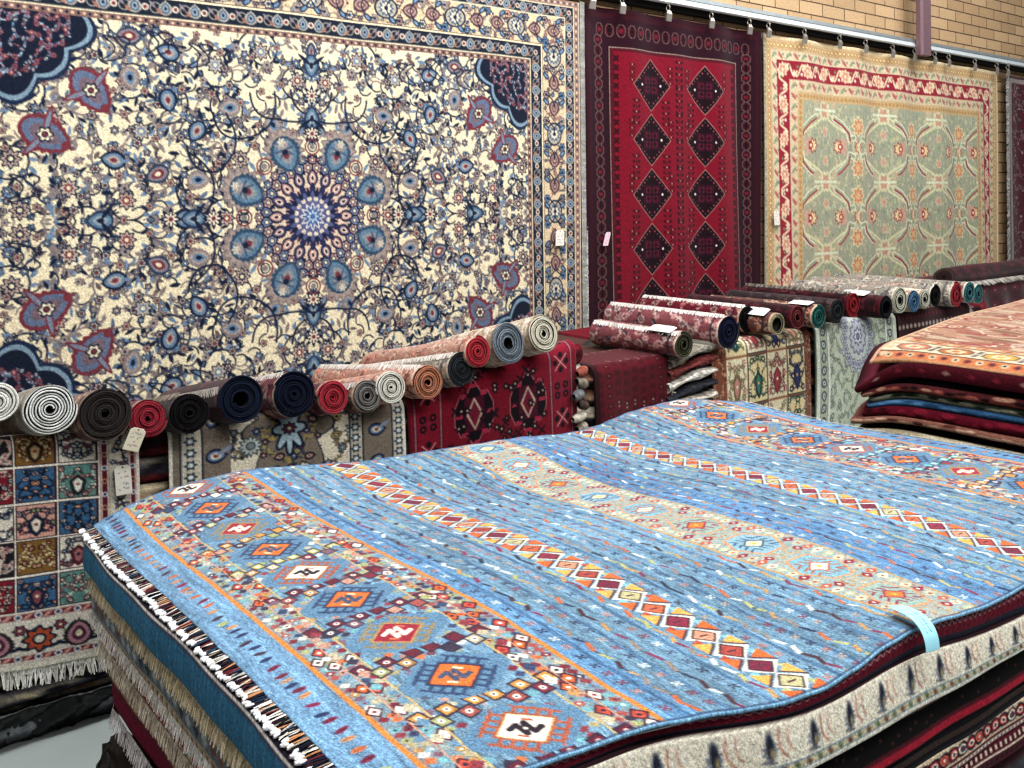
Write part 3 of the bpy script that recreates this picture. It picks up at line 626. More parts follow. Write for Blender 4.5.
def blue_rug():
    k = 400.; Lx, Ly = 2.46, 1.64; W, H = int(Lx * k), int(Ly * k); cv = Cv(W, H, '#698fa9'); r = random.Random(21)
    # base streaks running across the rug (along y)
    def blot(n, w, scy):
        a = rng.standard_normal((int(H / scy) + 2, n)).astype(np.float32)
        yy = np.linspace(0, a.shape[0] - 1.01, H); i = yy.astype(int); f = (yy - i)[:, None]
        a = a[i] * (1 - f) + a[i + 1] * f
        xx = np.linspace(0, n - 1.01, W); i = xx.astype(int); f = (xx - i)[None, :]
        return a[:, i] * (1 - f) + a[:, i + 1] * f
    st = .085 * blot(W // 3, 0, 30) + .05 * blot(14, 0, 200) + .09 * blot(W, 0, 4) - .04
    cv.a *= (1 + st)[..., None]
    def seg(s0, s1, col, m=.75):
        a, b = int(s0 * k), int(s1 * k); cv.a[:, a:b] = cv.a[:, a:b] * (1 - m) + hexc(col) * (1 + st[:, a:b, None]) * m
    seg(0, .10, '#6b97bd'); seg(1.32, 1.46, '#4c80b8', .6); seg(.49, .56, '#5b8dbb'); seg(2.37, 2.46, '#5f93c2')
    for s0 in (.53, .60, .68, .84, .90, .98, 1.05, 1.50, 1.58, 1.78, 1.86, 1.95): seg(s0, s0 + .012, '#3d6590', .6)
    def hrow(s, step, fn, j=.3):
        n = int(H / (step * k))
        for i in range(n + 1): fn(s * k, (i + .5 + r.uniform(-j, j) * .4) * step * k, i)
    # end strips: little ovals
    for s in (.047, 2.425):
        y = 6
        while y < H:
            c = r.choice(['#7a2440', '#c98a5a', '#2c3d66', '#c9683c', '#a9ad6c', '#8e2250', '#b88a6a', '#463848'])
            cv.ell(s * k + r.uniform(-2, 2), y, 5.4, 2.6, c, r.uniform(-.25, .25)); cv.line([(s * k - 4, y), (s * k + 4, y)], .8, np.clip(hexc(c) * .6, 0, 1)); y += r.choice([9, 12, 15])
    def ornate(s0, s1, mir):
        X = lambda s: (s0 + s if not mir else s1 - s) * k
        wd = s1 - s0
        for e in (0, wd): cv.rect(X(e) - 2.2, 0, X(e) + 2.2, H, '#d07c33')
        cv.rect(X(0) + (3 if not mir else -5), 0, X(0) + (5 if not mir else -3), H, '#8e2233')
        xa, xb = sorted((X(.085), X(wd - .085)))           # mosaic of small lozenges behind the diamonds
        for yy in range(0, H, 8):
            for xx in np.arange(xa + 2, xb, 9):
                if r.random() < .62:
                    q = 4.2; cv.poly([(xx - q, yy), (xx, yy - 3.6), (xx + q, yy), (xx, yy + 3.6)], r.choice(MC + ['#7f929c', '#84907f', '#a09670', '#66879e', '#66879e', '#5f86a8', '#b08070', '#4c5a70', '#704050']), .3)
        # base for guards
        for g0, g1 in ((.008, .085), (wd - .085, wd - .008)):
            a, b = sorted((X(g0), X(g1)))
            cv.rect(a, 0, b, H, '#7a8f94')
            for c in range(4):
                y = r.uniform(0, 6)
                while y < H:
                    x = a + (b - a) * (c + .5) / 4; q = 3.7; col = r.choice(MC + ['#8ea09c', '#a79a78', '#7f9aa8', '#5e86a4', '#6f8a98'])
                    if r.random() < .09:
                        cv.poly([(x, y - 7), (x + 6, y), (x, y + 7), (x - 6, y)], '#4a2230', 1); cv.poly([(x, y - 6), (x + 5, y), (x, y + 6), (x - 5, y)], r.choice(['#d9622b', '#e9e2d2', '#c94a3a'])); cv.disk(x, y, 1.7, r.choice(['#8e2233', '#e9e2d2', '#33293f']))
                        y += 12; continue
                    cv.poly([(x - q, y), (x - q * .2, y - q * .95), (x + q, y), (x + q * .2, y + q * .95)], col, .5)
                    if r.random() < .35: cv.disk(x, y, 1.1, r.choice(['#33293f', '#e9e2d2', '#8e2233']))
                    y += r.uniform(6.2, 7.6)
            cv.rect(X(g1 if g0 < .05 else g0) - 1, 0, X(g1 if g0 < .05 else g0) + 1, H, '#b7a06a')
            cv.rect((a + b) / 2 - .6, 0, (a + b) / 2 + .6, H, '#c98a6a')
        m = wd / 2; cx = X(m)
        step = .1155 * H; ys = [.024 * H + i * step for i in range(9)]
        DC = ['#ece3cc', '#df6a2c', '#9c2638', '#df6a2c', '#ece3cc', '#df6a2c', '#9c2638', '#df6a2c', '#ece3cc']
        ry, rx = 17, 20
        for i in range(-1, 9):                       # stepped arms with small square flowers between the diamonds
            y = ys[0] + (i + .5) * step; col = r.choice(['#6b2435', '#d9622b', '#b3ad58', '#58b2bf', '#6b2435', '#c98a3c'])
            for s_ in (-1, 1):
                for q in range(5):
                    x = cx + s_ * (8 + q * 11); zz = (q % 2) * 10 - 5
                    cv.poly([(x - 7, y + zz - 5), (x + 4, y + zz - 7), (x + 7, y + zz + 5), (x - 4, y + zz + 7)], '#33293f', .8); cv.poly([(x - 6, y + zz - 4), (x + 3.5, y + zz - 6), (x + 6, y + zz + 4), (x - 3.5, y + zz + 6)], col if q % 2 == 0 else r.choice(MC))
                    if r.random() < .7: cv.disk(x, y + zz, 2.6, '#efe8da'); cv.disk(x, y + zz, 1.1, '#33293f')
                for q in range(3):
                    x = cx + s_ * (50 + q * 2); cv.poly([(x - 5, y - 20 + q * 20), (x, y - 25 + q * 20), (x + 5, y - 20 + q * 20), (x, y - 15 + q * 20)], r.choice(MC), .5)
        for i, y in enumerate(ys):
            c = DC[i]; hk = {'#ece3cc': '#a8543c', '#df6a2c': '#33486a' if i % 4 else '#a8945c', '#9c2638': '#8a7a5c'}[c]
            cv.poly([(cx - 44, y - 6), (cx - 12, y - 29), (cx + 12, y - 29), (cx + 44, y - 6), (cx + 44, y + 6), (cx + 12, y + 29), (cx - 12, y + 29), (cx - 44, y + 6)], '#587f9e')
            for sx in (-1, 1):
                for sy in (-1, 1):
                    for q in range(4):
                        f = (q + .5) / 4; bx, by = cx + sx * rx * 1.15 * f, y + sy * ry * 1.15 * (1 - f)
                        cv.line([(bx, by), (bx + sx * 7, by + sy * 6), (bx + sx * 11, by + sy * 2.5)], 2.8, hk)
                        cv.line([(bx + sx * 7, by + sy * 6), (bx + sx * 5, by + sy * 10)], 1.8, hk)
            dm = lambda f: [(cx - rx * f, y), (cx, y - ry * f), (cx + rx * f, y), (cx, y + ry * f)]
            cv.poly(dm(1.3), hk); cv.poly(dm(1.16), '#b89a5c' if c != '#df6a2c' else '#3a2030'); cv.poly(dm(1.08), c)
            a, b = ('#2a2030', '#b5543c') if c == '#ece3cc' else (('#44506a', '#e9d9b8') if c == '#df6a2c' else ('#e9dcc0', '#c9704a'))
            cv.line([(cx - 10, y - 3), (cx - 3, y - 6), (cx - 3, y + 6), (cx + 3, y - 6), (cx + 3, y + 6), (cx + 10, y + 3)], 4.6, a)
            cv.line([(cx - 9, y + 5), (cx - 5, y + 9)], 2.2, b); cv.line([(cx + 9, y - 5), (cx + 5, y - 9)], 2.2, b); cv.disk(cx, y, 1.6, c)
    ornate(.10, .49, False); ornate(2.0, 2.37, True)
    # thin rows
    def zig(s, amp=1.7):
        y = 0; i = 0; x0 = s * k
        cols = ['#c06038', '#d8d4c8', '#4a3038', '#a9a568', '#b98a50', '#84304c', '#8a7a70', '#2c3550']
        while y < H:
            c = cols[(i + r.randint(0, 2)) % len(cols)]; l = r.uniform(8, 15); a = amp * (1 if i % 2 else -1)
            cv.poly([(x0 - a - 1, y), (x0 - a + 2.2, y + 1), (x0 + a + 1.2, y + l), (x0 + a - 2.0, y + l - 1)], c)
            if r.random() < .3: cv.line([(x0 + a, y + l), (x0 + a * .3, y + l + 4)], 1.1, '#2c2838')
            y += l * r.uniform(.85, 1.3); i += 1
    def dots(s):
        y = 4; x0 = s * k
        while y < H:
            c = r.choice(['#2c3048', '#a9604c', '#7e3240', '#b8786a', '#c8ccc8', '#a99080', '#2c3048', '#44506a'])
            for a, b in ((-2, -1.8), (2, -1.8), (-2, 1.8), (2, 1.8), (0, 0)): cv.disk(x0 + a, y + b, 1.15, c)
            y += r.uniform(12, 15)
    rows = [.52, .557, .594, .631, .668, .705, .825, .862, .899, .936, .973, 1.01, 1.047, 1.08, 1.335, 1.372, 1.409, 1.446, 1.483, 1.52, 1.557, 1.594, 1.73, 1.767, 1.804, 1.841, 1.878, 1.915, 1.952, 1.982]
    for i, s in enumerate(rows): (dots if i % 2 == 0 else zig)(s)
    def chain(s):
        x0 = s * k; y = -10; i = 0; ly = 12.5
        while y < H + 10:
            cv.poly([(x0, y - ly), (x0 + 17, y), (x0, y + ly), (x0 - 17, y)], '#e6ddc8')
            for s_ in (-1, 1):
                cv.poly([(x0 + s_ * 4, y - ly), (x0 + s_ * 18, y - ly * .2), (x0 + s_ * 18, y - ly * 1.5)], '#d9622b' if i % 2 else '#e2a04a'); cv.line([(x0 + s_ * 4, y - ly), (x0 + s_ * 18, y - ly * .1)], 1.6, '#4a2a30')
                cv.poly([(x0 + s_ * 10, y + ly * .2), (x0 + s_ * 19, y + ly * .6), (x0 + s_ * 10, y + ly * 1.1)], r.choice(['#79b4c4', '#a9ad7c', '#b04a3a']))
            c = ['#a8443a', '#7a2440', '#b3ad7c', '#c4603c', '#8e2a44', '#c98a6a'][i % 6]
            cv.poly([(x0 - 11, y), (x0, y - ly * .82), (x0 + 11, y), (x0, y + ly * .82)], '#3a2a38', .8); cv.poly([(x0 - 10, y), (x0, y - ly * .74), (x0 + 10, y), (x0, y + ly * .74)], c)
            cv.line([(x0 - 3, y), (x0 + 3, y)], 2, '#5a3040'); y += ly * 2; i += 1
    chain(.765); chain(1.665)
    # sand coloured centre band
    a, b = 1.10 * k, 1.315 * k
    cv.rect(a, 0, b, H, '#8f9d98'); cv.rect(a, 0, a + 3, H, '#b58a4c'); cv.rect(b - 3, 0, b, H, '#b58a4c')
    for y in range(0, H, 4):
        for q in range(17): 
            if r.random() < .5: cv.disk(a + 5 + q * 5, y + r.uniform(0, 3), 1.5, r.choice(['#b9957a', '#7fa9b4', '#b5ad90', '#a9785c', '#6f9ab0', '#5f8aa8', '#8e5a4c']))
    for g in (a + 11, b - 11):
        y = 3; i = 0
        while y < H:
            cv.poly([(g - 7, y), (g, y - 4), (g + 7, y), (g, y + 4)], ['#cbbf98', '#8e2233', '#b5ae90', '#b9553c', '#d0caae', '#a9b08c'][i % 6], .6)
            cv.disk(g, y, 1.5, '#8e2233' if i % 2 == 0 else '#e6ddc8'); y += 11; i += 1
    cx = (a + b) / 2; y = 30; i = 0
    while y < H + 30:
        cols = [('#7fa6b8', '#cfc8a4', '#33506e'), ('#70a4b6', '#ccd2c0', '#a9553c'), ('#8aa59a', '#c9702c', '#8e2a44')][i % 3]
        cv.poly([(cx - 27, y), (cx - 14, y - 24), (cx + 14, y - 24), (cx + 27, y), (cx + 14, y + 24), (cx - 14, y + 24)], '#c98a5a', 1.5); cv.poly([(cx - 26, y), (cx - 13, y - 23), (cx + 13, y - 23), (cx + 26, y), (cx + 13, y + 23), (cx - 13, y + 23)], cols[0])
        for s_ in (-1, 1):
            for q in range(4):
                t_ = (q - 1.5) * 7; cv.line([(cx + t_, y + s_ * 10), (cx + t_ + s_ * 3, y + s_ * 16)], 2, cols[2]); cv.line([(cx + s_ * 13, y + t_), (cx + s_ * 19, y + t_ + 3)], 2, cols[2])
            cv.poly([(cx + s_ * 20 - 6, y + 34), (cx + s_ * 20, y + 29), (cx + s_ * 20 + 6, y + 34), (cx + s_ * 20, y + 39)], '#8e2233', .4); cv.disk(cx + s_ * 20, y + 34, 1.6, '#e6ddc8')
            cv.ring(cx + s_ * 9, y + 35, 6, 1.4, '#b98a4c')
        cv.poly([(cx - 15, y), (cx, y - 11), (cx + 15, y), (cx, y + 11)], cols[2]); cv.poly([(cx - 12, y), (cx, y - 8.5), (cx + 12, y), (cx, y + 8.5)], cols[1]); cv.disk(cx, y, 2.5, '#d9a23c')
        y += 72; i += 1
    cv.rect(0, 0, W, 4, '#4a6f96'); cv.rect(0, H - 2.6, W, H - 1.2, '#2c3f5c'); cv.rect(0, H - 1.2, W, H, '#86bfe6')
    return cv.grain(.09)
cv = blue_rug()
xs = np.linspace(.64, 3.10, cv.w); tt = np.linspace(0, 1, cv.h)
X, T_ = np.meshgrid(xs, tt)
yf = smooth_interp(xs, FARX, FARY); yn = smooth_interp(xs, NEX, NEY, .04)
# map the straight weave rows onto the slightly pulled outline
Y = yf[None, :] * (1 - T_) + yn[None, :] * T_
cy_, cx_ = np.linspace(0, cv.h - 1, 60).astype(int), np.linspace(0, cv.w - 1, 90).astype(int)
Hc = hgt(X[np.ix_(cy_, cx_)], Y[np.ix_(cy_, cx_)])
tmp = np.stack([np.interp(np.arange(cv.w), cx_, row) for row in Hc]); Z = np.stack([np.interp(np.arange(cv.h), cy_, tmp[:, i]) for i in range(cv.w)], 1)
Z = .855 + Z + .0012 * np.sin(X * 60 + Y * 13) * np.sin(Y * 41)
edge = np.minimum(X - .64, Y - yn[None, :]); Z -= .004 * np.exp(-np.clip(edge, 0, 1) / .01)
blue = empty('kilim_rug', (1.87, 1.8, .83), 'large blue striped tribal rug lying open on top of the front pile', 'rug')
rel(sheet('woven_body', np.stack([X, Y, Z], -1), cv.a, M_RUG, (0, 0, -.006), blue))
BX, BY, BZ = X, Y, Z
lp = [(BX[i, 0], BY[i, 0], BZ[i, 0] - .004) for i in range(0, cv.h, 12)]
fringe('fringe', lp, ((-1, 0, 0), (0, 0, -.12)), .034, ['#20243c', '#3a2028', '#d8d2c4', '#b9a890', '#1c1c28', '#7a3038', '#2f5474', '#c98a5a', '#e8e4dc', '#1c1c28'], blue, .0045, .0035, .15, .4, .003)
def knots():
    V, Fc, K = [], [], []; r = random.Random(4); P = np.array(lp); y = P[0, 1]
    while y > P[-1, 1]:
        n = r.randint(2, 5)
        for q in range(n):
            yy = y - q * .0095; x0 = .64 - .027 - r.uniform(0, .007); z0 = np.interp(-yy, -P[:, 1], P[:, 2]) - .003
            b = len(V); L = r.uniform(.009, .015); w = r.uniform(.0045, .0065); sk = r.uniform(-.006, .006)
            for i in range(4):
                f = i / 3 - .5; rr = w * (1 - 1.6 * f * f)
                for j in range(5): a = 2 * PI * j / 5; V.append((x0 - f * L * 1.2, yy + sk * f + rr * math.cos(a), z0 + rr * .8 * math.sin(a))); K.append(hexc('#e4e4e6') * r.uniform(.85, 1.08))
            for i in range(3):
                for j in range(5): Fc.append((b + i * 5 + j, b + i * 5 + (j + 1) % 5, b + i * 5 + 5 + (j + 1) % 5, b + i * 5 + 5 + j))
        y -= n * .0095 + r.choice([.004, .008, .014])
    return rel(mkmesh('fringe_knots', V, np.array(Fc), M_SIDE, K, blue))
knots()
rp = [(BX[i, -1], BY[i, -1], BZ[i, -1]) for i in range(0, cv.h, 12)]
fringe('fringe', rp, ((1, 0, .1), (0, 0, -.3)), .035, ['#e8e6e0', '#cfd4d8', '#f4f2ee'], blue, .006, .005, .3)
# blue tag hanging over the near edge
tg = xz_on_y(903, 636, .94)
price_tag(blue, (0, 0, 0), (1, 0, 0), (0, 1, 0), .01, .01, 'pale blue price tag lying over the edge', '#9fdcec') if False else None
def edge_tag():
    cvt = Cv(30, 60, '#9bdcec'); rr = random.Random(8)
    for cx0 in (11, 19):
        y = 18
        while y < 44:
            cvt.line([(cx0 - 1.5, y), (cx0 + rr.uniform(-1, 2.5), y + rr.uniform(.5, 2.5))], 1.1, '#4a6ab0' if cx0 > 15 else '#6a8ac0'); y += rr.choice([3, 4])
    # path from on top of the rug, over the edge, and down; endpoints found on the rug surface plane
    A = np.array([1.737, 1.0, .882]); B = np.array([1.712, .905, .906]); E_ = np.array([1.700, .897, .842])
    P = np.zeros((60, 30, 3)); side = np.array([.97, -.22, 0.]) * .037
    for i in range(60):
        f = i / 59; c = A * (1 - f) ** 2 + 2 * B * f * (1 - f) + E_ * f * f
        wd = 1 - max(0, .1 - f) * 5
        for j in range(30): P[i, j] = c + side * ((j / 29 - .5) * wd)
    o = sheet('price_tag', P, cvt.a, M_TAG, (0, 0, -.001), blue); o['label'] = 'pale blue price tag lying over the edge'; rel(o)
edge_tag()

# ------------------------------------------------------------------ stacked rugs
def slab(name, x0, x1, yn_, yf_, zb, zt, paint, label=None, group=None, ds=.006, m=14, bulge=.012, lean=0., top='#6b2435', rc=.03, parent=None, mat=None, cat='rug', wob=.004, seed=0, crn=None):
    """a folded rug: closed rounded slab.  yn_/yf_ near/far edge (number or function of x), zb/zt number or function of (x,y)"""
    fn = lambda q: (q if callable(q) else (lambda x: np.full_like(np.asarray(x, float), q)))
    fz = lambda q: (q if callable(q) else (lambda x, y: np.full_like(np.asarray(x, float), q)))
    yn_, yf_, zb, zt = fn(yn_), fn(yf_), fz(zb), fz(zt)
    def side(pa, pb):
        n = max(2, int(np.hypot(*(np.array(pb) - pa)) / ds)); t_ = np.linspace(0, 1, n, endpoint=False)[:, None]; return np.array(pa) * (1 - t_) + np.array(pb) * t_
    ca, cb, cc, cd = (x0 + rc, 0), (x1 - rc, 0), (x1 - rc, 1), (x0 + rc, 1)
    pts, nrm = [], []
    xsn = np.linspace(x0 + rc, x1 - rc, max(3, int((x1 - x0) / ds)))
    for x in xsn: pts.append((x, float(yn_(x)))); nrm.append((0, -1))
    def arc(cx, cy, a0):
        for q in range(1, 6):
            a = a0 + q / 6 * PI / 2; pts.append((cx + rc * math.cos(a), cy + rc * math.sin(a))); nrm.append((math.cos(a), math.sin(a)))
    y0r, y1r = float(yn_(x1 - rc)), float(yf_(x1 - rc)); arc(x1 - rc, y0r + rc, -PI / 2)
    dr = ds if x1 < 0 else ds * 4
    for y in np.linspace(y0r + rc, y1r - rc, max(3, int((y1r - y0r) / dr))): pts.append((x1, y)); nrm.append((1, 0))
    arc(x1 - rc, y1r - rc, 0)
    for x in xsn[::-4]: pts.append((x, float(yf_(x)))); nrm.append((0, 1))
    y0l, y1l = float(yn_(x0 + rc)), float(yf_(x0 + rc)); arc(x0 + rc, y1l - rc, PI / 2)
    nleft0 = len(pts)
    for y in np.linspace(y1l - rc, y0l + rc, max(3, int((y1l - y0l) / ds))): pts.append((x0, y)); nrm.append((-1, 0))
    nleft1 = len(pts); arc(x0 + rc, y0l + rc, PI)
    pts = np.array(pts); nrm = np.array(nrm); n = len(pts)
    cvs = Cv(n, m, '#444444'); paint(cvs, (nleft0, nleft1, len(xsn)))
    v = np.linspace(0, 1, m)[:, None]
    w_ = wob * (np.sin(pts[:, 0] * 9 + pts[:, 1] * 7 + seed * 2.1) + .6 * np.sin(pts[:, 0] * 23 + pts[:, 1] * 19 + seed))[None, :]
    off = bulge * np.sin(PI * np.clip(v * .94 + .03, 0, 1)) ** .6 + lean * v + w_
    XX = pts[None, :, 0] + nrm[None, :, 0] * off; YY = pts[None, :, 1] + nrm[None, :, 1] * off
    zt_, zb_ = zt(pts[:, 0], pts[:, 1])[None, :], zb(pts[:, 0], pts[:, 1])[None, :]
    ZZ = zt_ * (1 - v) + zb_ * v
    V = np.stack([XX, YY, ZZ], -1).reshape(-1, 3); K = cvs.grain(.08).a.reshape(-1, 3)
    i = np.arange(m - 1)[:, None] * n; j = np.arange(n)[None, :]; j2 = (j + 1) % n
    Fq = np.stack([i + j, i + n + j, i + n + j2, i + j2], -1).reshape(-1, 4)
    # caps: shrink ring to a centre row grid via 3 inner rings
    rings_V, rings_K, rings_F = [], [], []; cen = pts.mean(0); prev = np.arange(n); base = len(V)
    tc = hexc(top)
    for s_ in (.97, .8, .5, .02):
        p = cen + (pts - cen) * s_; z = zt(p[:, 0], p[:, 1]); rings_V.append(np.stack([p[:, 0], p[:, 1], z], -1)); rings_K.append(np.tile(tc, (n, 1)))
        cur = base + np.arange(n); jj = np.arange(n); rings_F.append(np.stack([prev, prev[(jj + 1) % n], cur[(jj + 1) % n], cur], -1)); prev = cur; base += n
    prev = (m - 1) * n + np.arange(n)
    for s_ in (.8, .02):
        p = cen + (pts - cen) * s_; z = zb(p[:, 0], p[:, 1]); rings_V.append(np.stack([p[:, 0], p[:, 1], z], -1)); rings_K.append(np.tile(tc * .5, (n, 1)))
        cur = base + np.arange(n); jj = np.arange(n); rings_F.append(np.stack([prev, cur, cur[(jj + 1) % n], prev[(jj + 1) % n]], -1)); prev = cur; base += n
    V = np.concatenate([V] + rings_V); K = np.concatenate([K] + rings_K); Fq = np.concatenate([Fq] + rings_F)
    o = mkmesh(name, V, Fq, mat or M_SIDE, K, parent)
    if label: tag(o, label, cat, group)
    o['_'] = 0; del o['_']
    return o, pts, (nleft0, nleft1), (zt, zb)

def flat(*cols, spots=None, sp=9, dark=.0):
    def f(cv, idx):
        h = cv.h; n = len(cols)
        for i, c in enumerate(cols): cv.rect(-2, h * i / n, cv.w + 2, h * (i + 1) / n, c)
        if spots:
            r = random.Random(len(cols[0]) + cv.w)
            x = 0
            while x < cv.w:
                c = r.choice(spots); y = h * r.uniform(.25, .75); cv.ell(x, y, sp * r.uniform(.25, .5), h * r.uniform(.12, .25), c, r.uniform(-.5, .5)); x += sp * r.uniform(.5, 1)
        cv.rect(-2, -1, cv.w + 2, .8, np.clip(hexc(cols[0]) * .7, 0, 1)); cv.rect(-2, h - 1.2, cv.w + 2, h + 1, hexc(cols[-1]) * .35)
    return f
hb = lambda x, y: hgt(x, y)
def zoff(c, f=1.0): return lambda x, y: c + f * hgt(x, y)
yL0 = 1.26

def p_teal(cv, idx):
    cv.rect(-2, -2, cv.w + 2, cv.h + 2, '#2f6f94')
    for x in range(0, cv.w, 2): cv.rect(x, 0, x + 1, cv.h, '#2a6688' if rng.random() < .5 else '#3678a0')
    cv.rect(-2, -1, cv.w, 1, '#241c28'); cv.rect(-2, 1, cv.w, 2.3, '#e6e2dc'); cv.rect(-2, 2.3, cv.w, 3.2, '#4a1c2a')
def p_grey(cv, idx):
    h = cv.h; cv.rect(-2, -2, cv.w + 2, h + 2, '#b7a688'); r = random.Random(1)
    for i in range(int(cv.w / 8)):
        cv.ell(i * 8, h * .25, 2.2, h * .2, r.choice(['#8a7a68', '#6a6670', '#d8ccb0']))
    cv.rect(-2, h * .5, cv.w, h * .9, '#66707a')
    for i in range(int(cv.w / 9)): cv.petal(i * 9, h * .7, 3.2, 4, .4, r.choice(['#3c4250', '#9aa3a6', '#7a5048']))
    cv.rect(-2, h * .9, cv.w, h, '#c7c2b8')
def p_red(cv, idx):
    h = cv.h; cv.rect(-2, -2, cv.w + 2, h + 2, '#c9b090'); r = random.Random(2)
    for i in range(int(cv.w / 6)):
        cv.line([(i * 6, h * .1), (i * 6 + 4, h * .65)], 1.6, r.choice(['#8a4a3c', '#a3604c', '#6a4038'])); cv.disk(i * 6 + 3, h * .3, 1.2, '#e8dcc4')
    cv.rect(-2, h * .68, cv.w, h * .92, '#8c1626')
def p_scroll(cv, idx):
    h = cv.h; cv.rect(-2, -2, cv.w + 2, h * .6, '#a08468'); r = random.Random(3)
    for i in range(int(cv.w / 8)):
        cv.line([(i * 8 + 4 * math.cos(t_), h * .28 + h * .16 * math.sin(t_ * 1.0)) for t_ in np.linspace(0, 5, 8)], 1.3, '#2c2830' if i % 2 else '#7a2438')
    cv.rect(-2, h * .56, cv.w, h * .62, '#5a1020'); cv.rect(-2, h * .62, cv.w, h + 2, '#7a0f35')
def p_maroon(cv, idx):
    h = cv.h; cv.rect(-2, -2, cv.w + 2, h + 2, '#6b1128'); r = random.Random(4)
    for i in range(int(cv.w / 5)): cv.line([(i * 5, h * .12), (i * 5 + 2.5, h * .3), (i * 5 + 5, h * .12)], 1., '#9a8a88'); cv.line([(i * 5, h * .55), (i * 5 + 2, h * .35)], 1, '#3a0a18')
    cv.rect(-2, h * .66, cv.w, h * 1.1, '#26283a'); cv.rect(-2, -1, cv.w, 1, '#1a0a14')
def p_paisley(cv, idx):
    h = cv.h; cv.rect(-2, -2, cv.w + 2, h + 2, '#e9e0cc'); s = h * .95
    n = int(cv.w / s)
    for i in range(n):
        x = (i + .5) * s
        cv.ell(x, h * .37, h * .10, h * .25, '#8f9498', -.12); cv.petal(x, h * .42, h * .17, 9, .35, '#8b8f98'); cv.ell(x, h * .36, h * .07, h * .22, '#2c3040', -.12); cv.ell(x + 1, h * .46, h * .03, h * .08, '#b9a46a')
        cv.line(bez((x + s * .2, h * .12), (x + s * .38, h * .58), .35), .9, '#b9705c'); cv.line(bez((x + s * .38, h * .12), (x + s * .5, h * .5), .3), .8, '#c9907c'); cv.line([(x - h * .12, h * .6), (x + h * .12, h * .63)], 1, '#4a5468')
    cv.rect(-2, h * .70, cv.w, h * .725, '#5c86a8'); cv.rect(-2, h * .86, cv.w, h * .885, '#3f6f98'); cv.rect(-2, h * .725, cv.w, h * .86, '#cdc2a0')
    for i in range(int(cv.w / 7)): cv.ell(i * 7, h * .795, 2.2, 1.2, '#7a5040' if i % 2 else '#6a7a5c', .7)
    cv.rect(-2, h * .885, cv.w, h, '#e9e3d6')
def p_crim(cv, idx):
    h = cv.h; cv.rect(-2, -2, cv.w + 2, h + 2, '#0d0708'); r = random.Random(5)
    for i in range(int(cv.w / 5)):
        if r.random() < .4: cv.disk(i * 5, h * r.uniform(.1, .5), .9, '#54302c')
    cv.rect(-2, h * .62, cv.w, h * .72, '#5a1424'); cv.rect(-2, h * .72, cv.w, h * .93, '#b01a36')
def p_floral(cv, idx):
    h = cv.h; cv.rect(-2, -2, cv.w + 2, h + 2, '#c9b59a'); r = random.Random(6)
    for i in range(int(cv.w / 9)): palmette(cv, i * 9, h * .32, 11, h * .42, r.uniform(0, 6), r.choice([('#2c1c28', '#b02a38', '#e8d8c0', NAVY), ('#2c1c28', '#c86a4c', '#b02a38', IV), ('#2c1c28', '#e0d4bc', '#3a3a58', MAR)]))
    cv.rect(-2, h * .62, cv.w, h * .72, '#5a1424'); cv.rect(-2, h * .72, cv.w, h * .86, '#ddd2c0')
    for i in range(int(cv.w / 4)): cv.disk(i * 4, h * .79, .9, '#2c2c40')
    cv.rect(-2, h * .86, cv.w, h, '#5a1424')
def p_stripe(cv, idx):
    h = cv.h; cv.rect(-2, -2, cv.w + 2, h + 2, '#5a1828')
    for i in range(int(cv.w / 5)): cv.rect(i * 5, h * .1, i * 5 + 2, h * .3, '#cfc3b0'); cv.rect(i * 5, h * .6, i * 5 + 3, h * .8, '#2a1820')
    cv.rect(-2, h * .4, cv.w, h * .5, '#cfc3b0')

# left-end set (rear two thirds of the pile)
G1 = 'rugs folded under the blue rug'
left = [  # x0, zt, zb, painter, lean, label, fringe (colours, length)
    (.604, .838, .762, p_teal, .004, 'plain teal rug with a thin white edge directly under the blue fringed rug', None),
    (.622, .762, .742, flat('#cdbb98', '#a8946e'), 0, 'thin beige rug with a tan fringe under the teal rug', (['#d8c6a2', '#c4ae86', '#e6d8ba'], .036)),
    (.628, .742, .652, p_grey, .006, 'beige and slate grey rug with a grey white fringe, third under the blue rug', (['#d8d6d2', '#bdbab6', '#e9e7e2'], .03)),
    (.645, .652, .575, p_red, .006, 'beige and rust rug with a dark red edge line and cream fringe', (['#e3d6c2', '#cfc0a8', '#efe6d6'], .036)),
    (.672, .545, .385, p_scroll, .0, 'brown scroll patterned rug with a crimson end and white fringe near the pile bottom', (['#e9e2e4', '#d4ccd0', '#f6f2f4'], .045))]
for i, (x0, zt, zb, pt, lean, lab, fr) in enumerate(left):
    yf_ = lambda x, i=i: smooth_interp(x, FARX, FARY) - .035 - .012 * i - .25 * np.clip((np.asarray(x) - .65), 0, .6) * (i > 0) * .4
    f0 = 1.0 if i == 0 else .6 - .12 * i; f1 = .6 - .12 * (i + 1) if i else .6
    tlab = empty('folded_rug', (1.8, 1.9, zb), lab, 'rug', G1)
    o, pts, (a, b), (zt_f, zb_f) = slab('woven_body', x0, 3.03, yL0, yf_, zoff(zb, max(f1, 0)), zoff(zt - .001, max(f0, 0)), pt, ds=.005, m=20, bulge=.006, lean=lean, parent=tlab, seed=i, top='#2a2c3c' if i == 0 else '#6a5c50', wob=.003, rc=.02)
    rel(o)
    if fr:
        L = pts[a - 4:b:6]; zz = zb_f(L[:, 0], L[:, 1]); P = np.stack([L[:, 0] - .008 - lean, L[:, 1], zz + .004], -1)
        fringe('fringe', P, ((-.28, 0, 0), (0, 0, -.96)), fr[1], fr[0], tlab, .005, .0032, .25, .3, 0)
o, *_ = slab('folded_rug', .66, 3.0, yL0, 2.52, .545, .578, flat('#d8cab0', '#b9a88c'), 'cream rug layer between the red edged rug and the brown scroll rug', G1, bulge=.008, m=8)
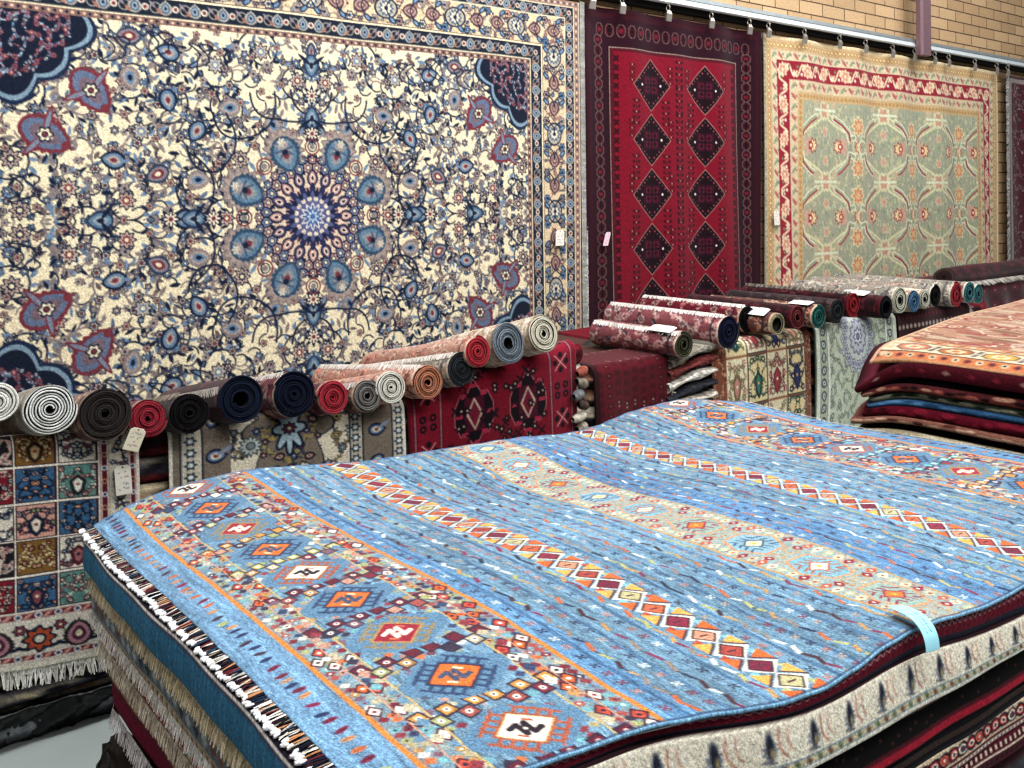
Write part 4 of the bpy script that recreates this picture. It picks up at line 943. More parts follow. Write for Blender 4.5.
# near-side set
NY = lambda o_: (lambda x: smooth_interp(x, NEX, NEY, .04) + o_)
zN1 = lambda x, y: .85 - np.interp(x, [1.1, 1.5, 1.8, 2.15], [.034, .04, .052, .068]) + .6 * hgt(x, y)
near = [(zoff(.843), zN1, p_maroon, .012, 'maroon rug with a navy bound edge just below the blue rug on the near side'),
        (zN1, lambda x, y: np.full_like(np.asarray(x, float), .705), p_paisley, .0, 'cream rug with a row of grey paisley motifs and blue border lines'),
        (.705, .688, flat('#3a1a1c', '#6a4a40'), .02, 'thin dark brown rug under the cream paisley rug'),
        (.688, .60, p_crim, .03, 'black rug with a bright crimson edge stripe in the near side of the pile'),
        (.60, .56, flat('#0c0a10', '#3a2c28', '#0c0a10', '#20222e'), .035, 'black rug with a navy bound edge under the crimson striped one'),
        (.56, .50, p_floral, .035, 'cream and red floral rug low on the near side of the pile'),
        (.50, .45, p_stripe, .04, 'maroon and cream striped rug at the lower right of the pile')]
for i, (zt, zb, pt, o_, lab) in enumerate(near):
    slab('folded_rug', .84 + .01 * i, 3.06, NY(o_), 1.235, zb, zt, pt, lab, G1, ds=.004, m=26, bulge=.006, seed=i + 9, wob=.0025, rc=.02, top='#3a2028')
# lower unseen-from-front layers carrying the pile
lowc = ['#5a2a30', '#2c3048', '#7a6a58', '#3a1a20', '#4a4a50']
for i in range(4):
    z0, z1 = .06 + i * .097, .06 + (i + 1) * .097
    slab('folded_rug', .86, 3.02, .99, 1.235, z0, z1 if i < 3 else .45, flat(lowc[i], lowc[(i + 1) % 5]), 'dark rug in the bottom of the front pile, near side, layer %s' % ['resting lowest', 'second from the floor', 'third from the floor', 'fourth from the floor'][i], G1, ds=.02, m=6, bulge=.01)
for i in range(3):
    z0, z1 = .06 + i * .108, .06 + (i + 1) * .108
    slab('folded_rug', .78, 3.0, yL0, 2.5, z0, min(z1, .385), flat(lowc[(i + 2) % 5], lowc[i]), 'dark rug at the bottom of the front pile, rear side, layer %s' % ['resting lowest', 'second from the floor', 'third from the floor'][i], G1, ds=.02, m=6, bulge=.01)
# wooden pallet under the pile
pal = empty('wooden_pallet', (1.9, 1.75, 0), 'low wooden pallet carrying the front pile of rugs', 'pallet')
M_WOOD = plain('raw_timber', '#8a6c4c', .8, 0, 20, .2)
for i in range(9): rel(box('deck_board', .8 + i * .25, .95 + i * .25, .98, 2.48, .045, .06, M_WOOD, pal))
for y in (1.0, 1.7, 2.4): rel(box('bearer', .8, 2.95, y, y + .08, 0, .045, M_WOOD, pal))

# black plastic bag at the foot of the pile
def crumple(name, cx, cy, rx, ry, h, label, seed):
    r = np.random.default_rng(seed); n, m = 72, 30; V = []; 
    for i in range(m):
        f = i / (m - 1)
        for j in range(n):
            a = 2 * PI * j / n
            k = 1 + .16 * math.sin(a * 5 + seed + f * 3) + .08 * math.sin(a * 11 + f * 9) + .03 * r.standard_normal()
            rr = math.cos(f * PI / 2) ** .45 * k if f < 1 else 0
            z = h * (math.sin(f * PI / 2) ** .9) * (1 + .12 * math.sin(a * 3 + seed)) + (.012 * abs(math.sin(a * 17 + f * 20)) + .006 * r.standard_normal()) * (f > .03)
            V.append((cx + rx * rr * math.cos(a), cy + ry * rr * math.sin(a), max(.002, z)))
    Fc = np.array([(i * n + j, i * n + (j + 1) % n, (i + 1) * n + (j + 1) % n, (i + 1) * n + j) for i in range(m - 1) for j in range(n)])
    return tag(mkmesh(name, V, Fc, M_PLASTIC, None, None, True), label, 'bag')
crumple('plastic_bag', .70, 2.34, .13, .26, .31, 'crumpled black plastic bag on the floor by the fringed end of the pile', 2)

# ------------------------------------------------------------------ back row stacks
def Yx(px, Y=3.22):
    u = (px - 512) / F; return Y * (SN + CS * u) / (CS - SN * u)
FY = 3.24
stacks = {  # name: x0,x1, top at left, top at right, palette
    'garden': (.20, 1.10, .985, .93), 'cream': (1.13, 1.90, .925, .89), 'red': (1.935, 2.93, .90, 1.03),
    'dark': (3.02, 3.62, .895, .90), 'tile': (3.72, 4.78, .905, .92), 'mint': (4.86, 6.0, .93, .94), 'dots': (6.05, 7.08, .93, .93)}
SP = [['#7a1626', '#4a0c18', '#8a2a30'], ['#bdb5a2', '#d8cdb4', '#a09a90'], ['#d8c8a6', '#a9835c', '#e3d8be'], ['#1c2238', '#2c3450', '#8a93a8'], ['#40464c', '#8a8f94', '#5a5a60'], ['#7a4a3c', '#c9a888', '#4a2c28'], ['#c9bfae', '#4a4c58', '#8a2a30'], ['#5a3a34', '#c98a6a', '#d8ccb0']]
TOPC = {'garden': 10, 'cream': 10, 'red': 11, 'dark': 10, 'tile': 10, 'mint': 9, 'dots': 9}
words = {'garden': 'the garden panel rug', 'cream': 'the cream medallion rug', 'red': 'the crimson rug', 'dark': 'the dark red dotted rug', 'tile': 'the rust tile rug', 'mint': 'the mint green rug', 'dots': 'the maroon beaded rug'}
ordn = ['resting at the bottom', 'second from the floor', 'third from the floor', 'fourth from the floor', 'fifth from the floor', 'sixth from the floor', 'seventh from the floor', 'eighth from the floor', 'ninth from the floor', 'tenth from the floor', 'uppermost']
def colname(i): return ['dark red', 'light grey', 'cream and tan', 'navy', 'slate grey', 'brown', 'grey and red', 'rust and cream'][i]
for si, (nm, (x0, x1, zl, zr)) in enumerate(stacks.items()):
    n = 10; r = random.Random(si + 40)
    order = [4, 2, 7, 3, 5, 0, 3, 2, 6, 0] if nm == 'garden' else [r.randrange(8) for _ in range(n)]
    if nm == 'dark': order[-5:] = [2, 6, 1, 5, 7]
    for k in range(n):
        base_h = .0
        zt = lambda x, y, k=k: base_h + (zl + (zr - zl) * (np.asarray(x) - x0) / (x1 - x0) - .014 - base_h) * (k + 1) / n - .002
        zb = lambda x, y, k=k: base_h + (zl + (zr - zl) * (np.asarray(x) - x0) / (x1 - x0) - .014 - base_h) * k / n + .002
        sl = {'garden': .23, 'cream': .23, 'red': .22}.get(nm, .0)
        zt0, zb0 = zt, zb
        zt = lambda x, y, f=zt0, k=k, sl=sl: f(x, y) - sl * (k + 1) / n * np.clip(np.asarray(y) - 3.29, 0, 2)
        zb = lambda x, y, f=zb0, k=k, sl=sl: f(x, y) - sl * k / n * np.clip(np.asarray(y) - 3.29, 0, 2)
        if k == n - 1: zt = lambda x, y, z0=zt: z0(x, y) - .006
        q = order[k]; c = SP[q]
        xx0 = x0 + r.uniform(.0, .02); xx1 = x1 - r.uniform(0, .02)
        sh = .055 if nm not in ('dark',) else .03
        if nm == 'dark': xx1 = 3.70 - .008 * (k % 3)
        if nm == 'garden': xx1 = 1.115 - .01 * (k % 2)
        if nm == 'cream': xx1 = 1.925 - .008 * (k % 3)
        if nm == 'red': xx1 = 3.0 - r.uniform(0, .03)
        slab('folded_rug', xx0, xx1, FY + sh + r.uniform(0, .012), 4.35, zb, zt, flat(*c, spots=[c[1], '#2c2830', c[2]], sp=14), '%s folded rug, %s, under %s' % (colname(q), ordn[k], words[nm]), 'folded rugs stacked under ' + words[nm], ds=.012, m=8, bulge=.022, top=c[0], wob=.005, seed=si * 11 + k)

def drape(nm, cv, x0, x1, zl, zr, zb, label, ytop=3.9, skew=0., th=.01, R=.05, frg=None, wav=.006, sk0=None, y=FY, back=0.):
    """rug laid over the top front of a stack and hanging down its front; canvas row 0 = back on top, last row = bottom hem"""
    xs = np.linspace(x0, x1, cv.w); ztop = zl + (zr - zl) * (xs - x0) / (x1 - x0)
    out = np.zeros((cv.h, cv.w, 3), np.float32)
    for i, x in enumerate(xs):
        zt = ztop[i]; bot = zb - skew * (x - (x0 + x1) / 2)
        a = ytop - y - R; b = PI / 2 * R; c = zt - R - bot; T = a + b + c
        s = np.linspace(0, T, cv.h)
        yy = np.where(s < a, ytop - s, np.where(s < a + b, y + R - R * np.sin((s - a) / R), y)); zz = np.where(s < a, zt, np.where(s < a + b, zt - R + R * np.cos(np.clip((s - a) / R, 0, PI / 2)), zt - R - (s - a - b)))
        dn = np.clip((zt - zz) / .4, 0, 1) * (s > a)
        zz = zz - back * np.clip(yy - y - .05, 0, 3)
        out[:, i, 0] = x; out[:, i, 1] = yy + dn * wav * np.sin(x * 17 + zz * 3) - .012 * np.sin(np.clip((zt - zz) / max(.1, zt - bot), 0, 1) * PI); out[:, i, 2] = zz
    t = empty('draped_rug', ((x0 + x1) / 2, y, zb), label, 'rug')
    rel(sheet('woven_body', out, cv.a, M_RUG, (0, .007, -.003), t))
    if frg: fringe('fringe', out[-1, ::8] + np.array([0, .002, 0]), ((0, -.1, 0), (0, 0, -1)), frg, ['#e9e6da', '#d8d4c6', '#f6f4ec'], t, .006, .004, .15, .1, 0)
    return t, out

def tile(w, h, bg, fl, vn, seed, sp=11, vase=None):
    c = Cv(max(4, w // 2), h, bg); r = random.Random(seed)
    arabesque(c, 0, 2, w // 2, h - 2, sp, fl, vn, r, None, .35, 1.2, 1.1)
    if vase:
        c.poly([(0, h * .35), (w * .18, h * .5), (w * .12, h * .8), (0, h * .92)], vase[0], 1.4); c.poly([(0, h * .4), (w * .13, h * .52), (w * .08, h * .76), (0, h * .86)], vase[1]); c.disk(0, h * .6, w * .05, vase[2])
    c.mirx(); return c.a
def garden():
    k = 260; w, h = int(.9 * k) // 2 * 2, int((.62 + 1.0) * k); cv = Cv(w, h, '#c9bfae'); r = random.Random(1)
    # x: .20 .. 1.10 ; columns at .561,.680,.804 then guards to 1.10 (hidden); hem at bottom
    X = lambda x: (x - .20) * k; B = lambda up: h - up * k
    pal = {'blue': ('#3f6c94', [(NAVY, '#8c4a58', IV, NAVY), ('#2c3450', '#e0d4c0', MAR, NAVY), (NAVY, '#c9683c', IV, NAVY)], [NAVY, '#1c2a40']),
           'pink': ('#d8a292', [(NAVY, '#e9dcc8', MAR, NAVY), ('#2c2830', '#6b7a4c', IV, NAVY), ('#5a2030', '#a8545c', IV, NAVY)], [NAVY, '#4a3040']),
           'white': ('#ded6c6', [('#5a2030', '#a86a6c', NAVY, IV), (NAVY, '#5c7c96', IV, MAR)], [NAVY, '#4a4a50']),
           'red': ('#8c1f30', [('#2c1c28', '#d8d0c0', '#7c90a0', NAVY), ('#2c1c28', '#a8b0b4', IV, NAVY)], ['#d8c8b0', '#2c1c28']),
           'brown': ('#85612f', [('#3a2418', '#c9b080', '#a83a34', IV), ('#3a2418', '#a83a34', IV, '#3a2418')], ['#dfcf9f', '#3a2418', '#dfcf9f']),
           'green': ('#5f8f88', [('#2c2830', '#dfe3d0', '#a85a64', NAVY), ('#2c2830', '#c98a8a', IV, NAVY)], ['#2c4844', '#dfe3d0', '#a85a64']),
           'dark': ('#25232c', [('#c9bfae', '#a83a4c', IV, NAVY), ('#c9bfae', '#c9a08c', MAR, NAVY)], ['#c9bfae', '#a86a6c'])}
    lay = [['red', 'blue', 'green'], ['dark', 'brown', 'white'], ['white', 'pink', 'blue'], ['red', 'blue', 'green'], ['dark', 'brown', 'white'], ['pink', 'red', 'blue'], ['brown', 'green', 'dark']]
    pw = int(.112 * k); ph = int(.122 * k)
    z0 = .22
    for ri in range(9):
        up = z0 + .0 + ri * .134
        for ci in range(-1, 3):
            x0 = X(.561 - .122 + ci * .122 + .004) if True else 0
            key = lay[ri % 7][max(0, ci) if ci >= 0 else 1]; p = pal[key]
            a = tile(pw, ph, p[0], p[1], p[2], 100 + ri * 7 + ci, 7.5, (p[1][0][0], p[1][0][1], p[1][0][2]) if (ri + ci) % 2 else None)
            xa, ya = int(x0), int(B(up) - ph)
            sx0 = max(0, -xa)
            if ya >= 0 and xa + pw > 0:
                cv.rect(xa - 2, ya - 2, xa + pw + 2, ya + ph + 2, '#e6dfd2'); cv.rect(xa - 1, ya - 1, xa + pw + 1, ya + ph + 1, '#4a3038'); cv.a[ya:ya + ph, xa + sx0:xa + a.shape[1]] = a[:, sx0:]
    # dashes on the lattice
    def guardv(x0, x1):
        cv.rect(X(x0), 0, X(x1), h, '#6e1f30'); cv.rect(X(x0), 0, X(x0) + 1.3, h, '#d8cfc0'); cv.rect(X(x1) - 1.3, 0, X(x1), h, '#d8cfc0')
        for i in range(60): cv.disk(X((x0 + x1) / 2), h - 6 - i * 13, 2.6, '#d8dce0' if i % 2 == 0 else '#c98a6a'); cv.disk(X((x0 + x1) / 2), h - 6 - i * 13, 1.3, NAVY)
    def guardh(u0, u1):
        cv.rect(0, B(u1), w, B(u0), '#7a2236'); cv.rect(0, B(u1), w, B(u1) + 1.3, '#d8cfc0'); cv.rect(0, B(u0) - 1.3, w, B(u0), '#d8cfc0')
        for i in range(40): cv.disk(i * 15 + 4, B((u0 + u1) / 2), 3, '#dfe0dc'); cv.disk(i * 15 + 4, B((u0 + u1) / 2), 1.6, '#33406a'); cv.ell(i * 15 + 11, B((u0 + u1) / 2), 4, 1.5, '#d8a08c', -.6)
    cv.rect(X(.83), 0, w, h, '#d8d0be'); 
    arabesque(cv, X(.845), 0, X(.89), h, 9, [(NAVY, '#c98a6a', IV, MAR), (NAVY, '#5c7c96', IV, MAR)], [NAVY, '#6a4a44'], r)
    guardv(.806, .832); guardv(.895, .918); cv.rect(X(.918), 0, X(.932), h, '#e6dfd0')
    cv.a[:, int(X(.932)):] = hexc('#3a2c2c')
    xr = X(.918)
    cv.rect(0, B(.215), xr, B(.03), '#ddd5c5'); 
    for i in range(6):
        cx = X(.625 - .12 + i * .117 - .117); cx2 = cx
        for s_ in (-1, 1):
            cv.line(bez((cx, B(.11)), (cx + s_ * 16, B(.085)), s_ * .6), 3, NAVY); cv.leaf(cx + s_ * 9, B(.11), 14, 6, PI / 2 * s_ + .5, '#2c4460'); cv.leaf(cx + s_ * 12, B(.13), 10, 4, -.8 * s_, '#6a7a4c')
        if i % 2 == 0: blossom(cv, cx, B(.11), 13, 8, (NAVY, '#c4522c', '#d8d0be'))
        else: palmette(cv, cx, B(.105), 26, 24, -PI / 2, ('#2c2830', '#b8808c', '#5a2a48', IV))
        blossom(cv, cx + 16, B(.15), 5, 6, (NAVY, '#a83a4c', IV))
    guardh(.185, .215); guardh(.03, .058); cv.rect(0, B(.03), w, B(.02), '#d8cfc0'); cv.rect(0, B(.02), w, h, '#e6e0cc')
    cv.a = cv.a[:, :int(X(.932))]; cv.w = cv.a.shape[1]
    return cv.grain(.06)
g = garden()
tg_, og = drape('garden', g, 0.20, .932, .995, .955, .25, 'garden panel rug of many small floral squares hanging from the left stack', 3.9, .13, frg=.055, back=.23)
x, z, _ = xz_on_y(120.5, 480, 3.2)
price_tag(tg_, (x, 3.205, z), (1, 0, .0), (-.06, 0, 1), .052, .098, 'cream price tag on the garden panel rug')
# the lower edge of the stack: black plastic sheet wrapped round it
def plastic_wrap():
    nx, ny = 110, 12; P = np.zeros((ny, nx, 3)); r = np.random.default_rng(4)
    for i in range(ny):
        f = i / (ny - 1)
        for j in range(nx):
            x = .1 + 1.0 * j / (nx - 1); z = (.125 - .1 * (x - .5) * .3) * (1 - f) + .003 * f
            y = 3.235 + .05 * f + .02 * math.sin(x * 21 + f * 4) * f * (1 - f) * 3 + .006 * math.sin(x * 55 + f * 9) + .003 * r.standard_normal()
            P[i, j] = (x, y, z)
    c = np.zeros((ny, nx, 3)) + .05
    return tag(sheet('plastic_sheet', P, c, M_PLASTIC, (0, .01, 0)), 'creased black plastic sheet wrapped round the bottom of the left stack', 'plastic sheet')
plastic_wrap()
for zz0, zz1, c, lab in ((.19, .238, ['#1a1416', '#40302c', '#120e10'], 'dark brown rug edge showing just under the garden panel rug'), (.13, .182, ['#6c6a70', '#a8a090', '#54545c'], 'grey and cream rug edge showing above the black plastic sheet')):
    slab('folded_rug', .12, 1.09, 3.268, 3.31, zz0, zz1, flat(*c, spots=['#cdbf9e', '#2c2830', '#8a8478'], sp=16), lab, ds=.006, m=10, bulge=.012, rc=.015)

def cream_med():
    k = 260; w, h = int(.77 * k), int((.62 + .75) * k); cv = Cv(w, h, '#ddd2b8'); r = random.Random(6)
    G = '#85786a'; fl = [(NAVY, '#8a93a0', IV, MAR), (NAVY, '#5a5f9a', IV, MAR), ('#5a5040', '#b9a24c', NAVY, IV)]
    cv.rect(0, 0, w, h, '#e2d8c0'); cx = w * .47; cy = h * .53
    arabesque(cv, 40, 0, w - 40, h, 15, fl, ['#3a4458', '#7a6a4c'], r, None, .3, 1.6)
    for rr, c in ((33, NAVY), (31.5, G)):
        p = [(cx + rr * (1 + .22 * math.cos(8 * a)) * math.cos(a), cy + rr * 1.5 * (1 + .22 * math.cos(8 * a)) * math.sin(a)) for a in np.linspace(0, 2 * PI, 60)[:-1]]; cv.poly(p, c)
    arabesque(cv, cx - 50, cy - 70, cx + 50, cy + 70, 13, [(NAVY, '#4a5fa0', IV, MAR), (NAVY, MAR, IV, NAVY)], ['#3a4458', '#b9a24c'], r, lambda x, y: math.hypot(x - cx, (y - cy) / 1.5) < 27, .4, 1.1)
    p = [(cx + 10 * (1 + .35 * math.cos(8 * a)) * math.cos(a), cy + 19 * (1 + .35 * math.cos(8 * a)) * math.sin(a)) for a in np.linspace(0, 2 * PI, 60)[:-1]]; cv.poly(p, NAVY, 2); cv.poly(p, '#a9c3cc')
    blossom(cv, cx, cy, 6, 8, (NAVY, MAR, IV)); 
    for y in range(60, h, 70):
        for x in (62, w - 48): blossom(cv, x, y, 10, 12, ('#4a5458', '#b4bcb8', '#7a8484'))
    for x0, x1, c in ((0, 8, G), (8, 24, '#d0c8b4'), (24, 46, G), (w - 14, w, '#d0c8b4'), (w - 42, w - 14, G), (w - 54, w - 42, '#c8c0ac')):
        cv.rect(x0, 0, x1, h, c); cv.rect(x0, 0, x0 + 1.4, h, NAVY)
    for i in range(40):
        for x in (16, w - 7, w - 48): cv.petal(x, i * 11, 5, 6, .35, '#3a4a5c'); cv.disk(x, i * 11, 2, '#dfe3e0')
        if i % 2 == 0:
            for x in (35, w - 28): palmette(cv, x, i * 17, 16, 13, i % 4, (NAVY, '#6a84b0', IV, MAR)); cv.leaf(x, i * 17, 16, 4, i, '#8a93a8')
    cv.rect(0, 0, 3, h, '#e6e0d0'); cv.rect(w - 3, 0, w, h, '#e6e0d0')
    return cv.grain(.06)
drape('cream', cream_med(), Yx(166, FY), Yx(402, FY), .935, .905, .24, 'cream rug with a taupe and pale blue medallion draped behind the blue rug', 3.9, back=.23)

def crimson():
    k = 240; w, h = int(.9 * k), int((.62 + .8) * k); cv = Cv(w, h, '#850f28'); r = random.Random(9); DK = '#1c0c18'
    def bord(x0, x1):
        cv.rect(x0, 0, x1, h, '#8c132c'); 
        for e in (x0, x1 - 4): cv.rect(e, 0, e + 4, h, '#5c1024'); cv.rect(e + 1.5, 0, e + 2.5, h, '#caa')
        c = (x0 + x1) / 2
        for i in range(14):
            y = 20 + i * 30
            if i % 2:
                for s_ in (-1, 1): cv.line([(c - 8, y - s_ * 8), (c + 8, y + s_ * 8)], 1.2, '#c99a94')
                for a, b in ((-8, 0), (8, 0), (0, -8), (0, 8)): cv.disk(c + a, y + b, 3.2, DK)
            else:
                for a, b in ((-6, -5), (6, -5), (-6, 5), (6, 5)): cv.disk(c + a, y + b, 4, DK); cv.disk(c + a, y + b, 1.4, '#a8142e')
                cv.disk(c, y, 2.4, '#7a2444')
    bord(6, 40); bord(w - 40, w - 6); cv.rect(0, 0, 3, h, '#5c1024')
    for cx, cy0 in ((w * .36, h * .60), (w * .68, h * .60)):
        for j in range(-2, 3):
            cy = cy0 + j * 110 - (2 if cx < w / 2 else 0)
            p = [(cx, cy - 44), (cx + 10, cy - 26), (cx + 20, cy - 26), (cx + 28, cy - 10), (cx + 28, cy + 10), (cx + 20, cy + 26), (cx + 10, cy + 26), (cx, cy + 44), (cx - 10, cy + 26), (cx - 20, cy + 26), (cx - 28, cy + 10), (cx - 28, cy - 10), (cx - 20, cy - 26), (cx - 10, cy - 26)]
            p = [(cx + (a - cx) * .82, cy + (b - cy) * .82) for a, b in p]; cv.poly(p, '#b06a70', 1.2); cv.poly(p, DK); cv.poly([(cx - 12, cy - 18), (cx + 12, cy - 18), (cx + 12, cy + 18), (cx - 12, cy + 18)], '#54102a')
            for a, b in ((-18, 0), (18, 0), (0, -30), (0, 30), (-12, 20), (12, 20), (-12, -20), (12, -20)): cv.rect(cx + a - 4, cy + b - 2, cx + a + 4, cy + b + 2, '#b02a48')
            cv.poly([(cx, cy - 16), (cx + 9, cy), (cx, cy + 16), (cx - 9, cy)], '#b9a08c', 1); cv.poly([(cx, cy - 14), (cx + 7, cy), (cx, cy + 14), (cx - 7, cy)], '#7a1a34')
    for _ in range(260):
        x, y = r.uniform(48, w - 48), r.uniform(0, h)
        if r.random() < .5: cv.petal(x, y, 5, 6, .45, DK); cv.disk(x, y, 1.3, '#b9a08c')
        else: cv.line([(x - 4, y - 4), (x, y), (x - 4, y + 4)], 1.8, DK); cv.line([(x + 4, y - 4), (x, y), (x + 4, y + 4)], 1.8, DK)
    for x in (w * .36, w * .52, w * .68):
        for i in range(20):
            y = h * .72 + i * 9; cv.ell(x, y, 4, 3, '#4a1028' if i % 2 else '#2c0c1c'); 
            for s_ in (-1, 1): cv.ell(x + s_ * 7, y, 4, 1.6, '#5a1a34', s_ * .6)
    return cv.grain(.07)
drape('red', crimson(), Yx(405, FY), Yx(574, FY), .905, 1.04, .24, 'bright crimson rug with two black stepped medallions draped over the tilted stack', 3.9, back=.22)

def darkdots():
    k = 200; w, h = int(.56 * k), int(1.3 * k); cv = Cv(w, h, '#5e0a1a')
    for j in range(30):
        for i in range(9):
            x = 8 + i * 12.5; y = j * 13 + (i % 2) * 3
            cv.petal(x, y, 5, 4, .3, '#4a0814', PI / 4)
            if j % 5 == 0 and 1 < i < 8: cv.ell(x, y + i * 1.2, 1.2, 4, '#b9a898'); cv.disk(x, y + i * 1.2, 1.6, '#2c0c14')
            elif i in (1, 7): cv.disk(x, y, 1, '#8a5a50')
    cv.rect(0, 0, 7, h, '#300810')
    return cv.grain(.08)
tdk, odk = drape('dark', darkdots(), Yx(592, FY), Yx(668, FY), .905, .905, .24, 'dark red rug with rows of tiny pale dots draped beside the crimson rug', 3.55, wav=.012)
fringe('fringe', odk[40:-2:6, -1], ((1, 0, 0), (0, 0, -.3)), .04, ['#e6e2da', '#cfc9be'], tdk, .008, .009, .5)

def rust_tile():
    k = 220; w, h = int(1.0 * k), int((.62 + .68) * k); cv = Cv(w, h, '#8a4c34'); r = random.Random(14)
    arabesque(cv, 0, 0, 30, h, 14, [('#5a2c20', '#d8b890', '#b04030', IV)], ['#c99a70', '#5a2c20'], r); arabesque(cv, w - 26, 0, w, h, 14, [('#5a2c20', '#d8b890', '#b04030', IV)], ['#c99a70', '#5a2c20'], r)
    bgs = [('#d8cdae', [(MAR, '#a83a3c', IV, MAR)]), ('#cfc6b0', [('#4a5458', '#c98a7c', MAR, IV)]), ('#d8c690', [('#1c2448', '#2c3a6a', '#d8a05c', IV)]), ('#ddd6c0', [('#5a5048', '#b06a50', IV, NAVY)]),
           ('#e0d4b0', [('#7a6a4c', '#c98a7c', IV, MAR)]), ('#d4cdb8', [(MAR, '#b04050', IV, MAR)]), ('#dcc894', [('#1c3a34', '#3a7a68', '#d8a05c', IV)]), ('#3c5a44', [('#e0d4b0', '#b04030', IV, NAVY)])]
    pw, ph = 40, 54; i = 0
    for ry in range(8):
        for cx in range(4):
            bg, fl = bgs[(ry * 3 + cx * 2 + (ry % 2)) % 8]; a = tile(pw, ph, bg, fl, [fl[0][0], '#7a7a5c'], 500 + i, 13, fl[0][:3]); i += 1
            x0 = 32 + cx * 44; y0 = h - 8 - (ry + 1) * 59
            if y0 < 0: continue
            cv.rect(x0 - 1.5, y0 - 1.5, x0 + pw + 1.5, y0 + ph + 1.5, '#3a4a44' if cx % 2 else '#c9b88c'); cv.a[y0:y0 + ph, x0:x0 + a.shape[1]] = a
            for q in range(0, ph, 4): cv.disk(x0 + 1.5, y0 + q, 1, '#efe8d0'); cv.disk(x0 + pw - 2, y0 + q, 1, '#efe8d0')
    return cv.grain(.06)
drape('tile', rust_tile(), Yx(709, FY), Yx(808, FY), .915, .93, .24, 'rust coloured rug of cream picture tiles draped over the stack by the navy roll', 3.9)

def mint():
    k = 200; w, h = int(1.1 * k), int((.62 + .7) * k); cv = Cv(w, h, '#c3cbb4'); r = random.Random(15)
    fl = [('#66746c', '#d8dcd0', '#8a8aa8', '#5a5a80'), ('#5a6a60', '#a9b69a', '#dfe3d0', '#5a5a80'), ('#6a7a6c', '#e3e6d8', '#8a9a80', '#5a5a70')]
    arabesque(cv, 34, 0, w - 34, h, 10, fl, ['#7d8c7a', '#96a588', '#66766a'], r, None, .3, 1.1)
    cx, cy = w * .5, h * .56
    cv.petal(cx, cy, 46, 16, .12, '#868e98'); cv.petal(cx, cy, 44, 16, .14, '#c4cac4'); 
    for k2 in range(16): a = k2 * PI / 8; blossom(cv, cx + 34 * math.cos(a), cy + 34 * math.sin(a), 6, 6, ('#5a6078', '#c9cede', '#8a7a9a'))
    cv.petal(cx, cy, 23, 12, .15, '#7a7f94'); cv.petal(cx, cy, 20, 12, .2, '#bcc0c8'); blossom(cv, cx, cy, 11, 8, ('#4a4f70', '#d8d8e0', '#8a7a9a'))
    for x0, x1, c in ((0, 2, '#3a4038'), (2, 12, '#d8dccc'), (12, 28, '#b4bea6'), (28, 34, '#dfe3d4'), (w - 34, w - 28, '#dfe3d4'), (w - 28, w - 12, '#b4bea6'), (w - 12, w, '#d8dccc')): cv.rect(x0, 0, x1, h, c); cv.rect(x0, 0, x0 + 1.2, h, '#6a766c')
    for i in range(30):
        for x in (20, w - 20): palmette(cv, x, i * 15, 12, 10, i, ('#3a4448', '#8a98a0', '#dfe3d0', '#4a4a60'))
    return cv.grain(.06)
drape('mint', mint(), Yx(813, FY), Yx(894, FY), .945, .945, .24, 'pale mint green floral rug with a lilac grey medallion draped in the back row', 3.9)
def beaded():
    k = 160; w, h = int(1.0 * k), int((.62 + .6) * k); cv = Cv(w, h, '#38101a')
    for j in range(40):
        y = j * 9
        for i in range(20): cv.ell(i * 8 + 4, y, 1.7 if j % 2 else 2.6, 2.2, '#a89a90' if j % 2 == 0 else '#6a1424')
    return cv.grain(.08)
tb_, ob_ = drape('dots', beaded(), Yx(896, FY), Yx(968, FY), .94, .94, .24, 'very dark maroon rug with rows of pale bead shapes in the back row', 3.9)
fringe('fringe', ob_[60:-2:6, -1], ((1, 0, 0), (0, 0, -.4)), .07, ['#e6e2da', '#bdb6aa'], tb_, .012, .012, .5)

# big dark red draped rug at far right
def bigdark():
    w, h = 220, 240; cv = Cv(w, h, '#3c0c16')
    r = random.Random(4)
    for j in range(12):
        for i in range(14): cv.petal(8 + i * 16, 8 + j * 20, 7, 4, .3, '#54101f', PI / 4); cv.disk(8 + i * 16, 8 + j * 20, 1.3, '#8a5a54')
    return cv.grain(.08)
for k in range(8):
    zt, zb = .12 * (k + 1) - .002, .12 * k
    slab('folded_rug', 7.19, 9.6, 3.60, 4.4, zb, min(zt, .955), flat(*SP[(k * 3 + 1) % 8]), 'folded rug %s of the stack under the big dark red rug' % ordn[k], 'folded rugs in the tall right stack', ds=.03, m=6, bulge=.02)
tb2, ob2 = drape('big', bigdark(), 7.15, 9.6, .975, .975, .25, 'big dark red rug draped over the stack ending the back row at right', 4.3, wav=.03, y=3.55)

